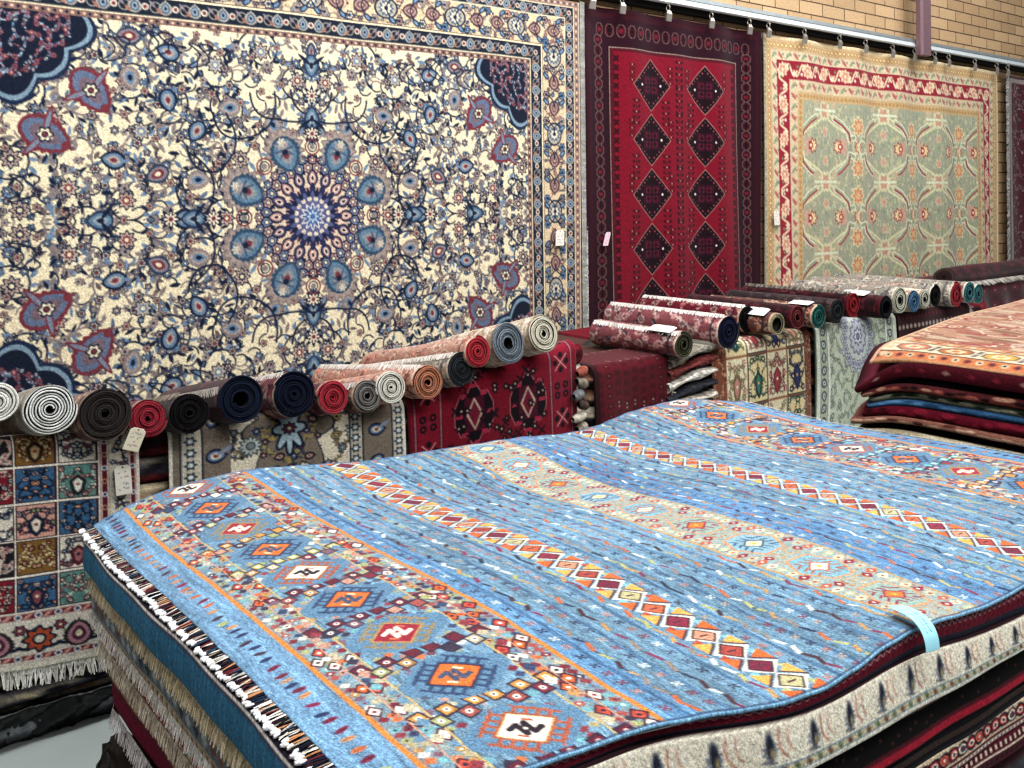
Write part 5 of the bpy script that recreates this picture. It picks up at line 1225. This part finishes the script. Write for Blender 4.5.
# ------------------------------------------------------------------ rolled rugs
def roll(px, py, ry, length, endc, endd, bodypal, label, group, turns=7, hole=.14, Yf=3.15, dark_gap='#0a0808', yaw=0., squash=1., tilt=0., hollow=None, frg=None, tagc=None, tag_s=0, bodyfn=None, zmin=None):
    x, z, d = xz_on_y(px, py, Yf); R = ry * d / F * 1.0
    t = empty('rolled_rug', (x, Yf, z - R), label, 'rug', group)
    seed = int(px * 7) % 1000; r = random.Random(seed)
    n = turns * 44; r0 = R * hole; pitch = (R - r0) / turns; th0 = pitch * (.82 if px != 48 else .6); a0 = r.uniform(0, 6.3)
    secs = [0, .35, .75, 1.]            # across the ribbon
    cE, cD, cG = hexc(endc), hexc(endd), hexc(dark_gap)
    ys = [0, .006] + list(np.linspace(.02, length, 4)[1:]) ; V = []; K = []; Fc = []
    # end face vertices : rows over theta
    th = np.linspace(0, 2 * PI * turns, n + 1)
    wobr = 1 + .018 * np.sin(th * 1.0 + a0) + .012 * np.sin(th * 2.3) + .008 * np.sin(th * 5.1)
    rad = r0 + pitch * th / (2 * PI)
    def pt(rr, a, y): return (rr * math.cos(a), y, rr * math.sin(a) * squash)
    nx_ = len(secs)
    for i in range(n + 1):
        for q, s_ in enumerate(secs):
            rr = (rad[i] - th0 + th0 * s_) * wobr[i] if i else rad[0] - th0 + th0 * s_
            dep = .0025 * math.sin(s_ * PI) + .004 * math.sin(th[i] * .31 + seed) ; a = th[i] + a0
            V.append(pt(max(rr, .001), a, -dep)); K.append((cD * .8, cE, cE * .95, cD)[q] * r.uniform(.9, 1.08))
    for i in range(n):
        for q in range(nx_ - 1): b = i * nx_ + q; Fc.append((b, b + 1, b + nx_ + 1, b + nx_))
    # inner gap walls: dark band set back between turns
    bi = len(V)
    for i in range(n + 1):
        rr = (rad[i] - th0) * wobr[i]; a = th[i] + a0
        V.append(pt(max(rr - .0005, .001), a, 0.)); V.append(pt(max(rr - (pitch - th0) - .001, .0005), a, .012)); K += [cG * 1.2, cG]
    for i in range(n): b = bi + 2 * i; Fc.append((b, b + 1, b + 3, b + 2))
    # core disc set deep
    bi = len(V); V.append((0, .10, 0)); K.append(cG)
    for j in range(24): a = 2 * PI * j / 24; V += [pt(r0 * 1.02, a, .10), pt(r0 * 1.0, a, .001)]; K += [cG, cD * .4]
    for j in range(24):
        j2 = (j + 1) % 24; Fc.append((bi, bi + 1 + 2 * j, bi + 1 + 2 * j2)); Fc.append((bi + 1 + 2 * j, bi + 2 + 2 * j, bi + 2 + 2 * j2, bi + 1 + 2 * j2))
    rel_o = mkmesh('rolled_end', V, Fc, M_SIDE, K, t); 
    # outer skin
    m = 72; L = max(12, int(length / .008)); bc = Cv(m + 1, L, bodypal[0]); rb = random.Random(seed + 5)
    if bodyfn: bodyfn(bc, rb)
    elif len(bodypal) > 2:
        fl = [(bodypal[1], bodypal[2], bodypal[-1], bodypal[0]), (bodypal[-1], bodypal[1], bodypal[0], bodypal[2])]
        arabesque(bc, 0, 0, m, L, 9, fl, [bodypal[1], bodypal[2]], rb, None, .3, 1.1)
        bc.rect(0, 0, m + 1, 2, bodypal[1]); bc.rect(0, 6, m + 1, 7.4, bodypal[2]); 
    else:
        for i in range(0, L, 3): bc.rect(0, i, m + 1, i + 1, bodypal[-1])
    bc.grain(.08)
    yy = np.linspace(0, length, L); aa = np.linspace(0, 2 * PI, m + 1); A, YY = np.meshgrid(aa, yy)
    wr = np.interp((A - a0) % (2 * PI) + 2 * PI * (turns - 1), th, wobr * rad) ; wr = (wr - R) * np.exp(-YY / .35) + R
    last = np.abs(((A - a0) % (2 * PI)) )
    sag = 1 + .02 * np.sin(YY * 7 + A * 2 + seed)
    P = np.stack([wr * sag * np.cos(A), YY, wr * sag * np.sin(A) * squash], -1)
    P[0, :, :] *= 1.0
    V2 = P.reshape(-1, 3); o2 = mkmesh('woven_body', V2, gridfaces(L, m + 1)[:, ::-1], M_RUG, bc.a.reshape(-1, 3), t)
    # back end closing disc
    bk = [(0, length, 0)] + [tuple(p) for p in P[-1, :-1]]; o3 = mkmesh('back_end', bk, [(0, 1 + j, 1 + (j + 1) % m) for j in range(m)], M_SIDE, [cE * .6] * len(bk), t)
    rot = Matrix.Rotation(yaw, 4, 'Z') @ Matrix.Rotation(tilt, 4, 'X')
    for o in (rel_o, o2, o3): o.data.transform(Matrix.Translation((0, 0, R)) @ rot)
    # flap of fringe along the free edge
    if frg:
        fa, fc = frg; pts = np.array([[R * 1.02 * math.cos(fa), y, R * 1.02 * math.sin(fa) * squash] for y in np.linspace(.0, length, 14)])
        tang = (-math.sin(fa), 0, math.cos(fa)); 
        if tang[2] > 0: tang = tuple(-q for q in tang)
        rad_ = np.array([math.cos(fa), 0, math.sin(fa)])
        V, Fq, K2 = [], [], []; rr = random.Random(seed)
        N_ = int(length / .008)
        for i in range(N_):
            s_ = i / N_ * length; base = np.array([R * 1.03 * math.cos(fa), s_, R * 1.03 * math.sin(fa) * squash]); Lh = .024 * rr.uniform(.5, 1.2); c = hexc(rr.choice(fc)); b = len(V)
            for q in (0, .5, 1):
                cc = base + np.array(tang) * Lh * q + rad_ * .006 * (1 - q) + np.array([0, rr.uniform(-.005, .005) * q, -.006 * q])
                V += [cc - np.array([0, .0035, 0]), cc + np.array([0, .0035, 0])]; K2 += [c, c]
            Fq += [(b, b + 1, b + 3, b + 2), (b + 2, b + 3, b + 5, b + 4)]
        of = mkmesh('fringe', V, np.array(Fq), M_SIDE, K2, t); of.data.transform(Matrix.Translation((0, 0, R)) @ rot)
    if tagc is not None:
        a_, s0, w_, h_ = tagc
        c = Vector((R * 1.03 * math.cos(a_), s0, R * 1.03 * math.sin(a_) * squash)); c = Vector((0, 0, R)) + rot @ c + t.location
        ux = rot @ Vector((0, 1, 0)); vy = rot @ Vector((-math.sin(a_), 0, math.cos(a_))); nn = rot @ Vector((math.cos(a_), 0, math.sin(a_)))
        price_tag(t, tuple(c), tuple(ux), tuple(-vy), w_, h_, 'white price tag on the roll', '#eeeeea', 0, tuple(nn))
    return t, R
GW = ['#e9e6de', '#d5d2c8', '#f6f4ee']
G2 = 'rolled rugs along the front left row'; G3 = 'rolled rugs along the back right row'
BP = {'br': ['#6a4038', '#c9a888', '#2c2830', '#a85a48'], 'red': ['#6b1128', '#b9a08c', '#2c0c18', '#a02a3c'], 'dk': ['#2c1c20', '#4a3a38', '#180e12', '#5a4a48'], 'pk': ['#b98a78', '#d8c4ac', '#7a4038', '#c96a54'],
      'cr': ['#c9b8a0', '#8a7a68', '#e6dcc8', '#a85a48'], 'gr': ['#8a8478', '#c9c0ac', '#4a4a50', '#a87a64'], 'mar': ['#2c0a12', '#5a1420', '#1a060a', '#6a2a30'], 'or': ['#b06a50', '#d8b89c', '#7a3a2c', '#d08a64'],
      'pnk': ['#8a4a50', '#d0b8a8', '#2c2838', '#c9848a']}
roll(-5, 403, 20, 0.75, '#d0cfc4', '#e6e6de', BP['gr'], 'cream white rolled rug cut off by the left frame edge', G2, 6, tilt=-0.22)
roll(48, 409, 26, 0.75, '#d8dad4', '#eff0ec', BP['gr'], 'thick rolled rug with bold white and grey spiral end', G2, 8, .16, frg=(2.6, GW), tilt=-0.22)
roll(103, 414, 26.5, 0.75, '#2e2827', '#4a4240', BP['br'], 'thick dark brown rolled rug right of the white spiral one', G2, 10, .16, tilt=-0.22)
t, R = roll(146, 418, 19.5, 0.75, '#8c1b2c', '#c8505c', BP['red'], 'small red rolled rug with a cream tag between brown and black rolls', G2, 8, .15, tilt=-0.22)
price_tag(t, (t.location.x - .052, 3.125, t.location.z + .008), (.93, 0, -.36), (.36, -.1, .93), .052, .075, 'cream price tag hanging off the roll', '#e6e0c4')
roll(187, 413, 20.5, 0.75, '#100d10', '#2a2528', BP['dk'], 'black rolled rug between the small red roll and the large navy one', G2, 9, .18, frg=(1.9, ['#8a8070', '#b8ae9a']), tilt=-0.22)
roll(239, 400, 24.5, 0.75, '#10182c', '#26324c', BP['mar'], 'large navy black rolled rug with an open hole and white stitches', G2, 7, .34, frg=(2.5, GW), tilt=-0.22)
roll(292, 395, 23.5, 0.75, '#0e1326', '#202a46', BP['red'], 'large navy rolled rug with a tight spiral and red heart', G2, 10, .12, frg=(1.9, GW), tilt=-0.22)
roll(331, 398, 17.5, 0.75, '#9c1f30', '#cc5058', BP['red'], 'small bright red rolled rug beside the navy one', G2, 7, .12, tilt=-0.22)
roll(365, 396, 17, 0.9, '#5e5a58', '#b5b0aa', BP['br'], 'small grey rolled rug with a white rimmed spiral', G2, 8, .22, frg=(2.2, GW), tilt=-0.22)
roll(389, 388, 17, 0.9, '#c9c6b8', '#e6e4d8', BP['pk'], 'off white rolled rug above the grey spiral roll', G2, 8, .12, tilt=-0.22)
roll(426, 383, 18, 0.9, '#b06a4c', '#dc9c7c', BP['pk'], 'peach orange rolled rug in the middle of the row', G2, 8, .2, frg=(1.9, GW), tilt=-0.13)
roll(460, 369, 17.5, 0.9, '#23262b', '#464b52', BP['gr'], 'charcoal rolled rug right of the peach roll', G2, 8, .12, frg=(2.0, GW), tilt=-0.2)
roll(476, 352, 16.5, 0.9, '#a01f2c', '#cc4a50', BP['pk'], 'red rolled rug perched behind the charcoal roll', G2, 6, .12, Yf=3.14, tilt=-0.2)
roll(507, 343, 20.5, 0.9, '#55606c', '#b4bec6', BP['cr'], 'slate blue and grey rolled rug with a wide oval hole', G2, 7, .3, squash=1.06, tilt=-0.26)
roll(542, 334, 19.5, 0.9, '#c4bda6', '#e4dfcc', BP['cr'], 'cream rolled rug at the right end of the row', G2, 8, .2, tilt=-0.26)
# second row
roll(682, 345, 14, 0.62, '#3a3c2a', '#6a6c50', BP['pnk'], 'rose patterned rolled rug with an olive end and white tag, leftmost in the back row', G3, 4, .3, tagc=(1.9, .12, .16, .07), frg=(2.0, GW))
roll(727, 332, 17.5, 0.85, '#161a38', '#2e3458', BP['pnk'], 'navy ended rolled rug with a rose floral outside', G3, 7, .16, frg=(1.9, GW))
roll(746, 319, 13.5, 0.78, '#08080a', '#18181c', BP['red'], 'small black ended rolled rug behind the navy one', G3, 7, .12, Yf=3.30, frg=(1.8, GW))
roll(776, 325, 12.5, 0.78, '#7a7450', '#d8d4b8', BP['br'], 'cream ended hollow rolled rug with a white tag', G3, 2, .62, tagc=(2.0, .12, .16, .08))
roll(796, 317, 13, 0.78, '#5e1c22', '#a85050', BP['mar'], 'brick red loosely rolled rug next to the hollow cream one', G3, 4, .3)
roll(817, 317, 12.5, 0.78, '#1c5a54', '#4a9a8e', BP['br'], 'teal green ended rolled rug above the gap', G3, 6, .18, tagc=(1.8, .1, .14, .07))
roll(836, 311, 12.5, 0.78, '#26282c', '#484c50', BP['dk'], 'charcoal ended rolled rug between the teal and red ones', G3, 6, .16)
roll(852, 305, 13, 0.78, '#8e1824', '#c84048', BP['mar'], 'bright red ended rolled rug above the mint green rug', G3, 6, .14, frg=(1.8, ['#8a8478', '#5a544c']))
roll(885, 308, 12.5, 0.36, '#14161a', '#30343a', BP['mar'], 'dark maroon rolled rug with a black hollow end and a white tag', G3, 3, .6, Yf=3.10, tagc=(1.8, .2, .18, .09))
roll(899, 301, 14, 0.78, '#b9b9a4', '#dedcc8', BP['gr'], 'pale cream ended rolled rug just behind the maroon roll', G3, 5, .3, Yf=3.13)
roll(913, 302, 12, 0.78, '#35658c', '#7aa8c8', BP['cr'], 'light blue ended rolled rug in the back row', G3, 5, .18)
roll(924, 299, 10.5, 0.92, '#b4b2a2', '#e0decf', BP['cr'], 'small white ended rolled rug right of the light blue one', G3, 4, .3)
roll(934, 296, 11.5, 0.92, '#08080a', '#18181c', BP['gr'], 'black ended rolled rug right of the small white one', G3, 5, .15)
roll(955, 295, 13.5, 0.92, '#96202e', '#cc4c54', BP['gr'], 'red ended rolled rug with a beige outside near the row end', G3, 5, .15)
roll(968.5, 293, 11.5, 0.92, '#2a5f6a', '#64a0a8', BP['gr'], 'blue green ended rolled rug tucked behind the red one', G3, 5, .3, Yf=3.13)
roll(977.5, 293.5, 10.5, 0.92, '#2a6468', '#66a4a4', BP['gr'], 'last blue green ended rolled rug of the back row', G3, 4, .3)

# long folded rugs lying across the top behind the second row, and rolls behind
def long_roll(x0, x1, y, z, R, pal, label, ends=('#3a2c2c', '#5a4a48'), dz=0., dy=0.):
    """rug rolled and laid lengthways along the wall"""
    L = int((x1 - x0) / .015); m = 40; cvb = Cv(m + 1, L, pal[0]); rb = random.Random(int(x0 * 100))
    arabesque(cvb, 0, 0, m, L, 9, [(pal[1], pal[2], pal[3], pal[0])], [pal[1], pal[2]], rb, None, .3, 1.1); cvb.grain(.08)
    t = empty('rolled_rug', ((x0 + x1) / 2, y, z - R), label, 'rug')
    aa = np.linspace(0, 2 * PI, m + 1); xs = np.linspace(x0, x1, L); A, XX = np.meshgrid(aa, xs); f = (XX - x0) / (x1 - x0)
    rr = R * (1 + .04 * np.sin(XX * 6) + .05 * np.sin(A * 3 + XX * 2)) * np.where((A > 1.2) & (A < 1.32), 1.05, 1.)
    P = np.stack([XX, y + dy * f + rr * np.cos(A), z + dz * f + rr * .8 * np.sin(A)], -1)
    rel(mkmesh('woven_body', P.reshape(-1, 3), gridfaces(L, m + 1), M_RUG, cvb.a.reshape(-1, 3), t))
    for q, xe in ((0, x0), (-1, x1)):
        V = [P[q].mean(0)]; K = [hexc(ends[0]) * .4]; Fc = []
        for s_ in (.3, .5, .7, .85, 1.):
            for j in range(m): V.append(V[0] + (P[q, j] - V[0]) * s_ + np.array([0.004 * (1 if q else -1) * (1 - s_), 0, 0])); K.append(hexc(ends[int(s_ * 20) % 2]))
        Fc += [(0, 1 + j, 1 + (j + 1) % m) for j in range(m)]
        for k_ in range(4): Fc += [(1 + k_ * m + j, 1 + (k_ + 1) * m + j, 1 + (k_ + 1) * m + (j + 1) % m, 1 + k_ * m + (j + 1) % m) for j in range(m)]
        rel(mkmesh('rolled_end', V, Fc, M_SIDE, K, t))
    return t
t = long_roll(7.17, 9.5, 3.66, 1.06, .09, BP['mar'], 'dark maroon rolled rug lying lengthways on the tall right stack')
fringe('fringe', [(x, 3.58, 1.01) for x in np.linspace(7.2, 9.4, 20)], ((0, -.9, 0), (0, 0, -.5)), .06, ['#cfc8bc', '#a8a094'], t, .012, .008, .5)

# the folded edge bundle between the crimson and dark stacks: loose fringe knots
def bundle(px, py, n, label, Yb=3.2):
    x, z, _ = xz_on_y(px, py, Yb); t = empty('fringe_bundle', (x, Yb, z - .1), label, 'fringe'); r = random.Random(px)
    for k in range(n):
        V, Fc, K = [], [], []; cx = x + r.uniform(-.03, .03); cz = z - k * .052; L = r.uniform(.06, .10); w = r.uniform(.02, .03); a = r.uniform(-.5, .5); c = hexc(r.choice(['#cfc6b4', '#9a8f80', '#a85a4a', '#d8d0c0', '#5a4a44', '#8a8c90']))
        for i in range(9):
            f = i / 8; rr = w * math.sin(PI * min(1, f * .92 + .08)) ** .5 + .001
            for j in range(10): b = 2 * PI * j / 10; V.append((cx + (f - .5) * L * math.cos(a) , Yb + rr * math.cos(b) * (1 + .2 * math.sin(b * 5)), cz + (f - .5) * L * math.sin(a) + rr * math.sin(b))); K.append(c * r.uniform(.75, 1.1))
        for i in range(8):
            for j in range(10): Fc.append((i * 10 + j, i * 10 + (j + 1) % 10, i * 10 + 10 + (j + 1) % 10, i * 10 + 10 + j))
        rel(mkmesh('tassel', V, np.array(Fc), M_SIDE, K, t))
    return t
bundle(578, 372, 8, 'bunched cream and grey fringe ends right of the crimson draped rug')

# slanting folded rugs fanned out between the dark red and the tile stack
fan = [('#8a8478', 'grey cream patterned'), ('#7a3a38', 'rose red patterned'), ('#dcd6c8', 'plain white edged'), ('#3a3c44', 'charcoal patterned'), ('#c9bfae', 'thin cream'), ('#d0bfa0', 'beige floral')]
for i, (c, nm) in enumerate(fan):
    x0, z0, _ = xz_on_y(672 - i * 1.5, 366 + i * 12, 3.2); x1, z1, _ = xz_on_y(712, 346 + i * 12.2, 3.2)
    n = 26; V = []; K = []; r = random.Random(i)
    for s_ in range(n):
        f = s_ / (n - 1); x = x0 + (x1 + .02 - x0) * f; z = z0 + (z1 - z0) * f + .01 * math.sin(f * 3)
        hgt_ = .026 * (.75 + .3 * math.sin(f * 9 + i))
        for j in range(14):
            a = PI / 2 + PI * j / 13; V.append((x, 3.215 + .03 * math.cos(a) + .02 * (1 - f), z + hgt_ * math.sin(a))); K.append(np.clip(hexc(c) * r.uniform(.6, 1.25), 0, 1))
        V.append((x, 3.9, z - hgt_)); K.append(hexc(c) * .5); V.append((x, 3.9, z + hgt_)); K.append(hexc(c) * .5)
    Fc = [(s_ * 16 + j, s_ * 16 + (j + 1) % 16, (s_ + 1) * 16 + (j + 1) % 16, (s_ + 1) * 16 + j) for s_ in range(n - 1) for j in range(16)] + [tuple(range(16)), tuple(range((n - 1) * 16 + 15, (n - 1) * 16 - 1, -1))]
    tag(mkmesh('folded_rug', V, Fc, M_SIDE, K, None), nm + ' rug edge slanting out between the dark red and rust tile rugs', 'rug', 'slanting rug edges in the gap')

# ------------------------------------------------------------------ right-hand pile with the orange rug
RX0 = 3.33; RYF = lambda o_=0.: (lambda x: 1.985 + .17 * (np.asarray(x, float) - RX0) - o_)
def rz(base, dr): return lambda x, y: base - dr * np.exp(-((np.asarray(x) - RX0 + .03) ** 2 / .014 + (np.asarray(y) - 2.06) ** 2 / .02)) - .012 * np.exp(-((np.asarray(x) - RX0) / .04) ** 2)
def orange_top():
    k = 170; W, H = int(2.2 * k), int(1.9 * k); cv = Cv(W, H, '#b98a6c'); r = random.Random(31)   # x from RX0 ; y from .3 up to far edge : row 0 = far
    for _ in range(700):
        x, y = r.uniform(40, W), r.uniform(0, H); cv.ell(x, y, r.uniform(2, 7), r.uniform(5, 16), r.choice(['#c0957c', '#b07a5e', '#c9b294', '#a8604e', '#bfa382', '#94684f', '#cdbea4', '#a96a50']), r.uniform(-.3, .3))
    arabesque(cv, 48, 0, W, H, 26, [('#8a4a40', '#e3cba8', '#c4523c', IV), ('#8a4a40', '#c9705c', '#e3cba8', NAVY)], ['#9a6a50', '#b0303c', '#e9dcc0'], r, None, .3, 1.4, .5)
    for x0, x1, c in ((0, 3, '#c08a5c'), (3, 13, '#d07c44'), (13, 15, '#3a2c38'), (15, 44, '#e6d8ae'), (44, 46, '#3a2c38'), (46, 56, '#d89868'), (56, 57.5, '#8a4a40')): cv.rect(x0, 0, x1, H, c)
    for i in range(60): cv.disk(8, i * 8 + 4, 2.6, '#e6d0a4' if i % 2 else '#a83a2c'); cv.disk(8, i * 8 + 4, 1.2, NAVY); cv.disk(51, i * 8, 2.2, '#e6d0a4' if i % 2 else '#a85a3c')
    cs = ['#d0805c', '#c07030', '#d8a83c', '#6a8a6c', '#c94a3c', '#d0805c', '#7a8aa0']
    for i in range(9):
        y = 22 + i * 30; c = cs[i % 7]; oc = [(12 * math.cos(a), 11 * math.sin(a)) for a in np.arange(8) * PI / 4 + PI / 8]
        cv.poly([(29.5 + p, y + q) for p, q in oc], '#3a2c38', 1.2); cv.poly([(29.5 + p, y + q) for p, q in oc], c); cv.petal(29.5, y, 7.5, 8, .3, '#e6d8ae'); cv.disk(29.5, y, 3, c)
        for q in (-8, -3, 3, 8): cv.poly([(29.5 + q - 2.5, y + 15), (29.5 + q, y + 12.5), (29.5 + q + 2.5, y + 15), (29.5 + q, y + 17.5)], '#33304a')
    cv.rect(0, 0, W, 3, '#d8b088')
    for i in range(30): cv.disk(i * 12 + 10, 7, 3, '#d8b890')
    cv.a *= np.array([.84, .82, .82], np.float32)
    return cv.grain(.07)
cv = orange_top(); xs = np.linspace(RX0 - .015, RX0 + 2.2, cv.w); X = np.tile(xs, (cv.h, 1)); tt = np.linspace(0, 1, cv.h)[:, None]
Y = RYF(-.01)(X) * (1 - tt) + .25 * tt
Zb = rz(1.108, .035)(X, Y) + .02 * np.exp(-((X - 4.4) ** 2 / .5 + (Y - 2.1) ** 2 / .15)) - .012 * np.exp(-(X - RX0 + .015) / .02)
ro = empty('open_rug', (4.4, 1.2, 1.08), 'orange and peach rug with a medallion border lying open on the right pile', 'rug')
rel(sheet('woven_body', np.stack([X, Y, Zb], -1), cv.a, M_RUG, (0, 0, -.012), ro))
def p_mar2(cv, idx):
    h = cv.h; cv.rect(-2, -2, cv.w + 2, h + 2, '#54101f')
    for i in range(int(cv.w / 12)): cv.petal(i * 12, h * .5, 2.2, 4, .4, '#7a2030' if i % 3 else '#8a6a60')
    cv.rect(-2, -1, cv.w, 1.2, '#2c0a12')
G4 = 'rugs folded under the orange rug'
rl = [(.058, p_mar2, -.04, .13, 'deep maroon rug directly under the orange rug on the right pile'),
      (.022, flat('#0e080c', '#160a10'), -.01, .10, 'black rug edge below the deep maroon rug'),
      (.034, flat('#5a2428', '#7a3c34', spots=['#b98a70', '#2c1418', '#a85a4c'], sp=8), -.03, .07, 'rust and dark red patterned rug in the right pile'),
      (.026, flat('#54604e', '#7a806a', spots=['#a8a890', '#2c3428'], sp=8), -.01, .06, 'grey green patterned rug in the right pile'),
      (.028, flat('#3f6f9c', '#35608c', spots=['#5a8ab4', '#2c5078'], sp=8), -.015, .06, 'blue rug in the right pile'),
      (.042, flat('#6b0f26', '#560c1e', spots=['#8a1c34', '#3a0814'], sp=8), -.03, .05, 'crimson rug below the blue one in the right pile'),
      (.028, flat('#8a5a4c', '#b98a74', spots=['#d8b098', '#5a3028'], sp=8), -.05, .04, 'pinkish brown speckled rug in the right pile'),
      (.022, flat('#120a0e', '#1c1014'), -.01, .04, 'black rug edge below the pinkish brown rug'),
      (.03, flat('#c9bb9a', '#a89878', spots=['#5a5040', '#e0d8bc'], sp=12), -.04, .03, 'cream rug low in the right pile'),
      (.02, flat('#2c0a12', '#1c0a10'), -.01, .03, 'very dark red rug below the cream one'),
      (.05, flat('#c9bda8', '#7a1c2c', '#c9a890', '#6b1128', '#b9a088'), -.06, .02, 'cream and crimson striped rug near the middle of the right pile')]
z = 1.094
for i, (th, pt, o_, dr, lab) in enumerate(rl):
    nd = rl[i + 1][3] if i + 1 < len(rl) else 0
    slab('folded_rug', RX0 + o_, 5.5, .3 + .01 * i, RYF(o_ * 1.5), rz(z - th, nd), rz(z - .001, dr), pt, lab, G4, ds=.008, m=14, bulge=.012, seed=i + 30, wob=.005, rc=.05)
    z -= th
nlow = 7; hh = (z - .02) / nlow
for i in range(nlow):
    c = SP[(i * 3) % 8]
    slab('folded_rug', RX0 + .02, 5.4, .35, RYF(.03), z - hh * (i + 1) + .001, z - hh * i - .001, flat(*c), '%s folded rug, %s of the plain layers low in the right pile' % (colname((i * 3) % 8), ['first', 'second', 'third', 'fourth', 'fifth', 'sixth', 'lowest'][i]), G4, ds=.03, m=6, bulge=.015)

# ------------------------------------------------------------------ light
w = bpy.data.worlds.new('world'); bpy.context.scene.world = w; w.use_nodes = True
bg = w.node_tree.nodes['Background']; bg.inputs['Color'].default_value = (.95, .98, 1, 1); bg.inputs['Strength'].default_value = .22
def area(loc, rot, sx, sy, e, col=(1, 1, 1)):
    l = bpy.data.lights.new('ceiling_light', 'AREA'); l.shape = 'RECTANGLE'; l.size = sx; l.size_y = sy; l.energy = e; l.color = col
    o = bpy.data.objects.new('ceiling_light', l); C.objects.link(o); o.location = loc; o.rotation_euler = rot; return o
area((1.5, 2.3, 5.8), (math.radians(6), 0, 0), 6, .8, 235, (.97, .98, 1))
area((7.0, 2.3, 5.8), (math.radians(6), 0, 0), 6, .8, 235, (.97, .98, 1))
area((2.8, -1.6, 5.2), (math.radians(50), 0, math.radians(-12)), 7, 1.2, 275, (1, .99, .97))
sc = bpy.context.scene
sc.view_settings.view_transform = 'Standard'; sc.view_settings.look = 'Medium High Contrast'; sc.view_settings.exposure = 0; sc.view_settings.gamma = 1
